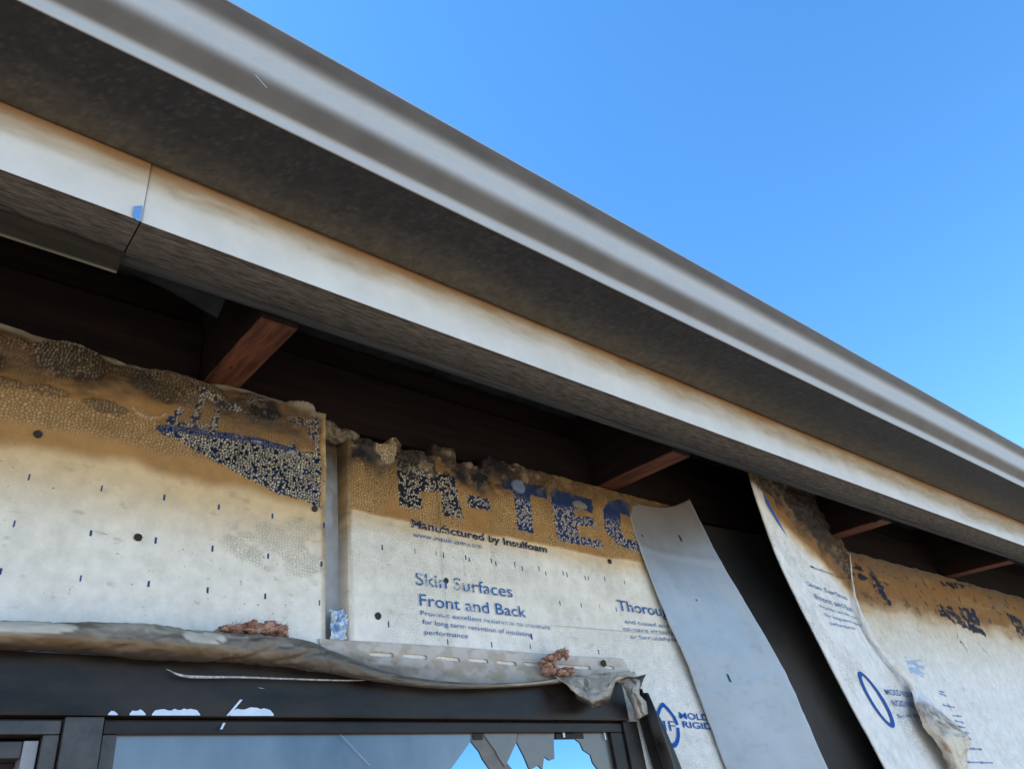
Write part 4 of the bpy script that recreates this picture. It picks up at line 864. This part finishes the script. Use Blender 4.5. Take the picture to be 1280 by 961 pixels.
# left light: grey rail, pale sash and dark screen behind
lx = mx0 - 0.0012; x2 = W(54, 920, YSF)[0]; x3 = W(28, 935, 0.700)[0]
wbox('sash_rail', (WX0 + 0.031, lx, YSF, 0.74, H + 0.2135 * YSF, zt), M['bronze2'], 0.0008)
wbox('sash_stile', (x2, lx, YSF + 0.0004, 0.74, WZ0, zs0 - 0.0004), M['bronze2'], 0.0008)
wbox('inner_stile', (x3, x2 - 0.0012, 0.6985, 0.74, WZ0, zs0 - 0.0035), M['lilac'], 0.0008)
wbox('inner_rail', (WX0 + 0.031, x3 - 0.0004, 0.700, 0.74, zs0 - 0.0150, zs0 - 0.0035), M['bronze2'], 0.0008)
wbox('insect_screen', (WX0 + 0.031, x3 - 0.0004, 0.716, 0.718, WZ0, zs0 - 0.0155), M['black'], 0)
# panes: hazed outer pane, sooty shards on the right, coated inner pane behind
YG = 0.7005
wbox('inner_pane', (gx + 0.001, xS - 0.001, 0.7012, 0.7032, WZ0 + 0.03, zs0 - 0.0006), M['mirror'], 0)
def pane(name, pts, mt, y=YG, lab=None):
    me = bpy.data.meshes.new(name); q = [P(px, py, y) for px, py in pts]; me.from_pydata(q, [], [list(range(len(q)))]); me.update()
    o = link(name, me, mt, win, smooth=False); o.matrix_parent_inverse = winv; solid(o, 0.0009, 0)
    if lab: o['label'] = lab
    return o
pane('outer_pane', [(143, 910), (430, 909), (588, 909), (588, 926), (577, 942), (563, 961), (545, 990), (480, 1120), (110, 1120), (136, 961)], M['hazy'], YG, 'hazed left part of the broken outer pane reflecting the sky')
for k, pts in enumerate(([(588.6, 909), (600, 909), (618, 930), (629, 947), (640, 961), (650, 980), (622, 980), (612, 961), (603, 948), (599, 939), (588.6, 926)], [(600.8, 909), (647, 909), (645, 928), (639, 941), (636, 948), (631, 958), (624, 948), (619, 938), (606, 920)],
            [(647.6, 909), (693, 909), (692, 930), (693, 948), (687, 950), (680, 945), (678, 961), (672, 956), (668, 959), (662, 962), (655, 945), (645.8, 927)], [(718, 909), (770, 909), (792, 961), (800, 1010), (760, 1010), (752, 980), (748, 962), (741, 953), (738, 943), (729, 937), (725, 928), (716, 921)])):
    pane('glass_shard', pts, M['sooty'] if k else M['sooty_brown'], YG - (0.0012 if k == 1 else 0))
wbox('black_gap', (W(694, 918, YG)[0], W(728, 918, YG)[0], 0.6990, 0.7018, zs0 - 0.0060, zs0 - 0.0006), M['black'], 0)  # black strips filling the gaps above the broken glass
wbox('black_gap', (W(590, 918, YG)[0], W(602, 918, YG)[0], 0.6990, 0.7018, zs0 - 0.0060, zs0 - 0.0006), M['black'], 0)
for a, b_, w_ in (((703, 911), (704, 921), 0.0016), ((755, 915), (757, 924), 0.0008), ((425, 917), (462, 956), 0.00015)):
    p, q = P(*a, YG - 0.003), P(*b_, YG - 0.003)
    decal('scratch', [p, (p[0] + w_ * 2, p[1], p[2]), (q[0] + w_ * 2, q[1], q[2]), q], M['white'], win, winv, 0.0002)
# pale patches along the lower edge of the head, reflected sky tinted in
def glint(pts): 
    q = [P(px, py, YH - 0.0009) for px, py in pts]; decal('sky_glint', q, M['white'], win, winv, 0.0003)
def bump_glint(x0, x1, h, yb, seed):
    r = random.Random(seed); n_ = max(6, int((x1 - x0) / 4)); top = []
    for i in range(n_ + 1):
        u = i / n_; e = min(1, 6 * u * (x1 - x0) / 40 + 0.25) * min(1, 6 * (1 - u) * (x1 - x0) / 40 + 0.25); top.append((x0 + (x1 - x0) * u, yb - h * e * r.uniform(0.75, 1.1)))
    glint([(x0, yb)] + top + [(x1, yb)])
bump_glint(135, 147, 6, 893.2, 1); bump_glint(162, 182, 7, 893.4, 2); bump_glint(190, 250, 8, 893.7, 3); bump_glint(288, 342, 10, 894.2, 4)
for a, b_, w_ in (((283, 894), (300, 874), 0.0012), ((275, 911), (279, 903), 0.0010), ((322, 859), (328, 860), 0.0010)):
    p, q = P(*a, YH - 0.0012), P(*b_, YH - 0.0012); decal('scratch', [p, (p[0] + w_ * 2, p[1], p[2]), (q[0] + w_ * 2, q[1], q[2]), q], M['white'], win, winv, 0.0002)
V, U, A = tube('seal', [P(208, 836, .6835), P(235, 845, .6835), (P(300, 846, .6835)), P(360, 848, .6835), P(430, 850, .6835), P(470, 849, .6835)], [.0002, .0012, .0009, .0008, .0007, .0003], None, nseg=8)
o = link('frayed_seal', grid_mesh('frayed_seal', V), mat('pale_frayed_seal', (0.20, 0.19, 0.18), (0.55, 0.54, 0.52), 300, 0.7), win); o.matrix_parent_inverse = winv
# buckled fin along the right jamb
jf = patch_px([[(792, 858, .690), (800, 862, .682), (806, 866, .676), (812, 872, .682)], [(798, 885, .688), (806, 886, .676), (816, 890, .671), (826, 898, .684)], [(806, 912, .690), (815, 914, .674), (827, 920, .670), (838, 930, .686)],
               [(814, 940, .690), (826, 944, .676), (838, 950, .672), (848, 958, .688)], [(826, 985, .690), (840, 990, .676), (852, 996, .672), (862, 1000, .690)], [(850, 1090, .69), (866, 1096, .676), (880, 1100, .674), (890, 1104, .692)]], 80, 40)
uu, vv = np.meshgrid(np.linspace(0, 1, 80), np.linspace(0, 1, 40), indexing='ij')
jf[..., 1] += 0.004 * np.sin(vv * 15 + uu * 3)
o = link('jamb_fin', grid_mesh('jamb_fin', jf), M['bronze'], win); o.matrix_parent_inverse = winv; solid(o, 0.001)

# ------------------------------------------------------------------ melted flashing over the window head
fl = thing('melted_flashing', 'melted vinyl flashing rolled up along the window head with slotted nailing fin', 'flashing', loc=(0.3, 0.68, H + 0.2))
flinv = Matrix.Translation((-0.3, -0.68, -H - 0.2))
tb = [(-260, 764, 806), (-120, 768, 809), (0, 772, 813), (100, 776, 818), (180, 780, 823), (260, 787, 829), (330, 793, 834), (375, 800, 838), (410, 811, 842), (445, 824, 848), (480, 837, 854), (530, 848, 860), (590, 853, 861), (650, 852, 859), (700, 847, 854)]
cen, rad = [], []
for px, y0, y1 in tb:
    yy = 0.676; a = P(px, y0, yy); b_ = P(px, y1, yy); cen.append(((a[0] + b_[0]) / 2, yy, (a[2] + b_[2]) / 2)); rad.append(max(0.0020, (a[2] - b_[2]) / 2 * 0.92))
NT, NA = 420, 44
V, U, A = tube('roll', cen, rad, None, nseg=NA, n_=NT)
nzz = fbm(V[..., 0] * 30, A * 1.2, 501, 4) - 0.5; ctr = V.mean(1, keepdims=True)
V = ctr + (V - ctr) * (1 + 0.22 * nzz + 0.06 * (fbm(V[..., 0] * 120, A * 4, 505, 2) - .5) + 0.05 * np.sin(V[..., 0] * 40 + A * 2) - 0.07 * np.abs(np.sin(fbm(V[..., 0] * 16, A * 0.7, 509, 3) * 26)) ** 6 - 0.12 * sstep(0.58, 0.70, fbm(V[..., 0] * 55 + A * 1.5, A * 0.9, 507, 3)))[..., None]
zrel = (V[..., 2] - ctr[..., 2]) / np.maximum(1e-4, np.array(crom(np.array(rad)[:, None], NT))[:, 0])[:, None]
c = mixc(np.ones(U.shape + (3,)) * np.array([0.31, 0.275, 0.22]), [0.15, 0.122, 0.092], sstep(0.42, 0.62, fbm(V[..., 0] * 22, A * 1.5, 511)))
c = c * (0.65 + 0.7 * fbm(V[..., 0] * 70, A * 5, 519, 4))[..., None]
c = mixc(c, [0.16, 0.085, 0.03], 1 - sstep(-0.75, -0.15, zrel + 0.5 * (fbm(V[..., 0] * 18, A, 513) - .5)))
c = mixc(c, [0.05, 0.042, 0.036], (1 - sstep(-0.95, -0.45, zrel)) * 0.8)  # underside of the roll darkened, its shade put into the colour
c = mixc(c, [0.10, 0.085, 0.07], sstep(W(300, 815, .676)[0], W(400, 815, .676)[0], V[..., 0]) * (1 - sstep(W(560, 850, .676)[0], W(640, 850, .676)[0], V[..., 0])) * 0.8)
for (px, rr) in ((250, 0.020), (30, 0.035)):
    q = bump_at(V[..., 0], zrel * 0.02, (W(px, 800, .676)[0], 0.006), rr, 0.010, 0.5); c = mixc(c, [0.58, 0.53, 0.44], sstep(0.2, 0.5, q + 0.3 * (fbm(V[..., 0] * 90, A * 3, 515) - .5)) * 0.8)
c = mixc(c, [0.08, 0.06, 0.045], sstep(0.70, 0.76, fbm(V[..., 0] * 60, A * 4, 517, 3)) * 0.7)
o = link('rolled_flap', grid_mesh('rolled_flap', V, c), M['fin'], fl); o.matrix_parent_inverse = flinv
# slotted fin: from the foam face down and out to the rolled lip
fin_rows = [[(398, 798, .6980), (480, 803, .6980), (560, 808, .6980), (640, 814, .6980), (720, 820, .6980), (778, 823, .6980)],
            [(400, 805, .6975), (480, 811, .6975), (560, 817, .6975), (640, 823, .6975), (720, 829, .6975), (783, 832, .6975)],
            [(403, 811, .6960), (480, 822, .6960), (560, 828, .6960), (640, 834, .6960), (720, 839, .6960), (789, 841, .6960)],
            [(408, 818, .690), (480, 831, .690), (560, 842, .690), (640, 846, .690), (715, 848, .690), (789, 847, .690)],
            [(412, 826, .681), (482, 842, .680), (560, 853, .678), (640, 854, .677), (705, 850, .678), (770, 849, .682)]]
NFU, NFV = 70, 420
fv = patch_px(fin_rows, NFU, NFV)
sx = [(462, 817), (504, 819), (546, 821), (585, 824), (621, 827), (655, 829), (697, 832), (756, 833)]; ex = [(492, 818), (534, 821), (575, 824), (611, 826), (646, 829), (676, 831), (739, 834), (769, 834)]
hole = np.zeros((NFU - 1, NFV - 1), bool); mid = (fv[:-1, :-1] + fv[1:, 1:]) / 2
for a, b_ in zip(sx, ex):
    hole |= seg_dist(mid[..., 0], mid[..., 2], W(a[0] + 2, a[1], .696), W(b_[0] - 2, b_[1], .696)) < 0.0024
uu, vv = np.meshgrid(np.linspace(0, 1, NFU), np.linspace(0, 1, NFV), indexing='ij')
fv[..., 1] -= 0.004 * np.abs(fbm(uu * 3, vv * 26, 521, 3) - 0.5) * sstep(0.35, 0.8, uu)
c = mixc(np.ones(uu.shape + (3,)) * np.array([0.54, 0.47, 0.41]), [0.44, 0.36, 0.28], sstep(0.45, 0.65, fbm(uu * 4, vv * 30, 523)))
c = mixc(c, [0.12, 0.10, 0.08], sstep(0.55, 0.95, uu + (fbm(uu * 6, vv * 20, 525) - .5) * 0.5) * (1 - 0.75 * sstep(0.15, 0.45, vv)) * 0.85)
o = link('nailing_fin', grid_mesh('nailing_fin', fv, c, hole), M['fin'], fl); o.matrix_parent_inverse = flinv; solid(o, 0.0007)
# drooping lump and curled corner
dr = patch_px([[(690, 842, .688), (712, 843, .688), (735, 843, .689), (756, 842, .690), (776, 840, .692), (792, 839, .694)],
               [(695, 848, .676), (716, 852, .670), (738, 852, .666), (758, 850, .668), (778, 846, .672), (797, 845, .678)],
               [(704, 852, .670), (720, 862, .661), (740, 865, .655), (757, 860, .660), (768, 849, .668), (782, 846, .672)],
               [(712, 857, .670), (722, 869, .660), (741, 875, .653), (758, 871, .658), (766, 858, .668), (772, 849, .676)],
               [(718, 862, .680), (727, 876, .674), (741, 883, .669), (757, 880, .672), (764, 866, .679), (768, 852, .684)]], 70, 90)
uu, vv = np.meshgrid(np.linspace(0, 1, 70), np.linspace(0, 1, 90), indexing='ij')
dr[..., 1] -= 0.010 * (fbm(uu * 4, vv * 7, 531, 3) - 0.5); dr[..., 2] += 0.004 * (fbm(uu * 5, vv * 9, 533, 3) - .5)
c = mixc(np.ones(uu.shape + (3,)) * np.array([0.36, 0.31, 0.25]), [0.62, 0.54, 0.42], sstep(0.48, 0.66, fbm(uu * 4, vv * 9, 535))); c = mixc(c, [0.07, 0.055, 0.045], sstep(0.6, 0.98, uu + (fbm(uu * 5, vv * 7, 537) - .5) * 0.5))
c = mixc(c, [0.05, 0.045, 0.04], sstep(0.62, 0.72, fbm(uu * 5 + 4, vv * 11, 539)) * 0.7)
o = link('drooping_flap', grid_mesh('drooping_flap', dr, c), M['fin'], fl); o.matrix_parent_inverse = flinv; solid(o, 0.0009)
cf_ = patch_px([[(772, 852, .684), (782, 846, .680), (793, 846, .674), (806, 843, .664)],
                [(778, 856, .680), (786, 854, .672), (795, 855, .666), (802, 856, .666)],
                [(784, 868, .680), (789, 868, .670), (795, 868, .666), (800, 868, .672)],
                [(790, 882, .680), (795, 882, .670), (801, 880, .668), (807, 878, .676)],
                [(794, 897, .682), (800, 897, .674), (806, 894, .672), (813, 888, .680)]], 60, 40)
uu, vv = np.meshgrid(np.linspace(0, 1, 60), np.linspace(0, 1, 40), indexing='ij')
cf_[..., 1] += 0.006 * (fbm(uu * 5, vv * 4, 541, 3) - .5)
c = mixc(np.ones(uu.shape + (3,)) * np.array([0.40, 0.36, 0.31]), [0.09, 0.075, 0.06], sstep(0.48, 0.62, fbm(uu * 5, vv * 5, 543)))
o = link('curled_corner', grid_mesh('curled_corner', cf_, c), M['fin'], fl); o.matrix_parent_inverse = flinv; solid(o, 0.0009)
fastener(751, 830, 0.0042, 'grey nail through the slotted fin near its right end', False, lambda a, b_: (np.array([0.0046]), 0))

# ------------------------------------------------------------------ wool scraps
def tuft(label, spec, seed):
    cs = []
    for px, py, rx, rz in spec:
        p = P(px, py, 0.683); cs.append((p[0], 0.685, p[2], rx * .9, 0.006, rz * .7)); r_ = random.Random(seed + px)
        for k in range(11): cs.append((p[0] + r_.uniform(-1, 1) * rx, 0.680 + r_.uniform(-.004, .004), p[2] + r_.uniform(-.7, .8) * rz, rx * r_.uniform(.15, .5), 0.004, rz * r_.uniform(.2, .45)))
    o = blob('insulation_wool', cs, M['tuft'], seed, 3, 0.95, 330, fibres=900); tag(o, label, 'insulation', 'scraps of insulation wool')
tuft('flat clump of reddish insulation wool on the left rolled flashing', [(285, 788, 0.009, 0.0035), (303, 787, 0.010, 0.0050), (322, 785, 0.011, 0.0066), (338, 788, 0.011, 0.0062), (347, 792, 0.006, 0.0050)], 61)
tuft('small bent scrap of reddish insulation wool on the slotted fin', [(698, 819, 0.008, 0.006), (686, 828, 0.0085, 0.008), (684, 837, 0.0075, 0.006), (700, 840, 0.010, 0.0045), (710, 838, 0.007, 0.004)], 67)
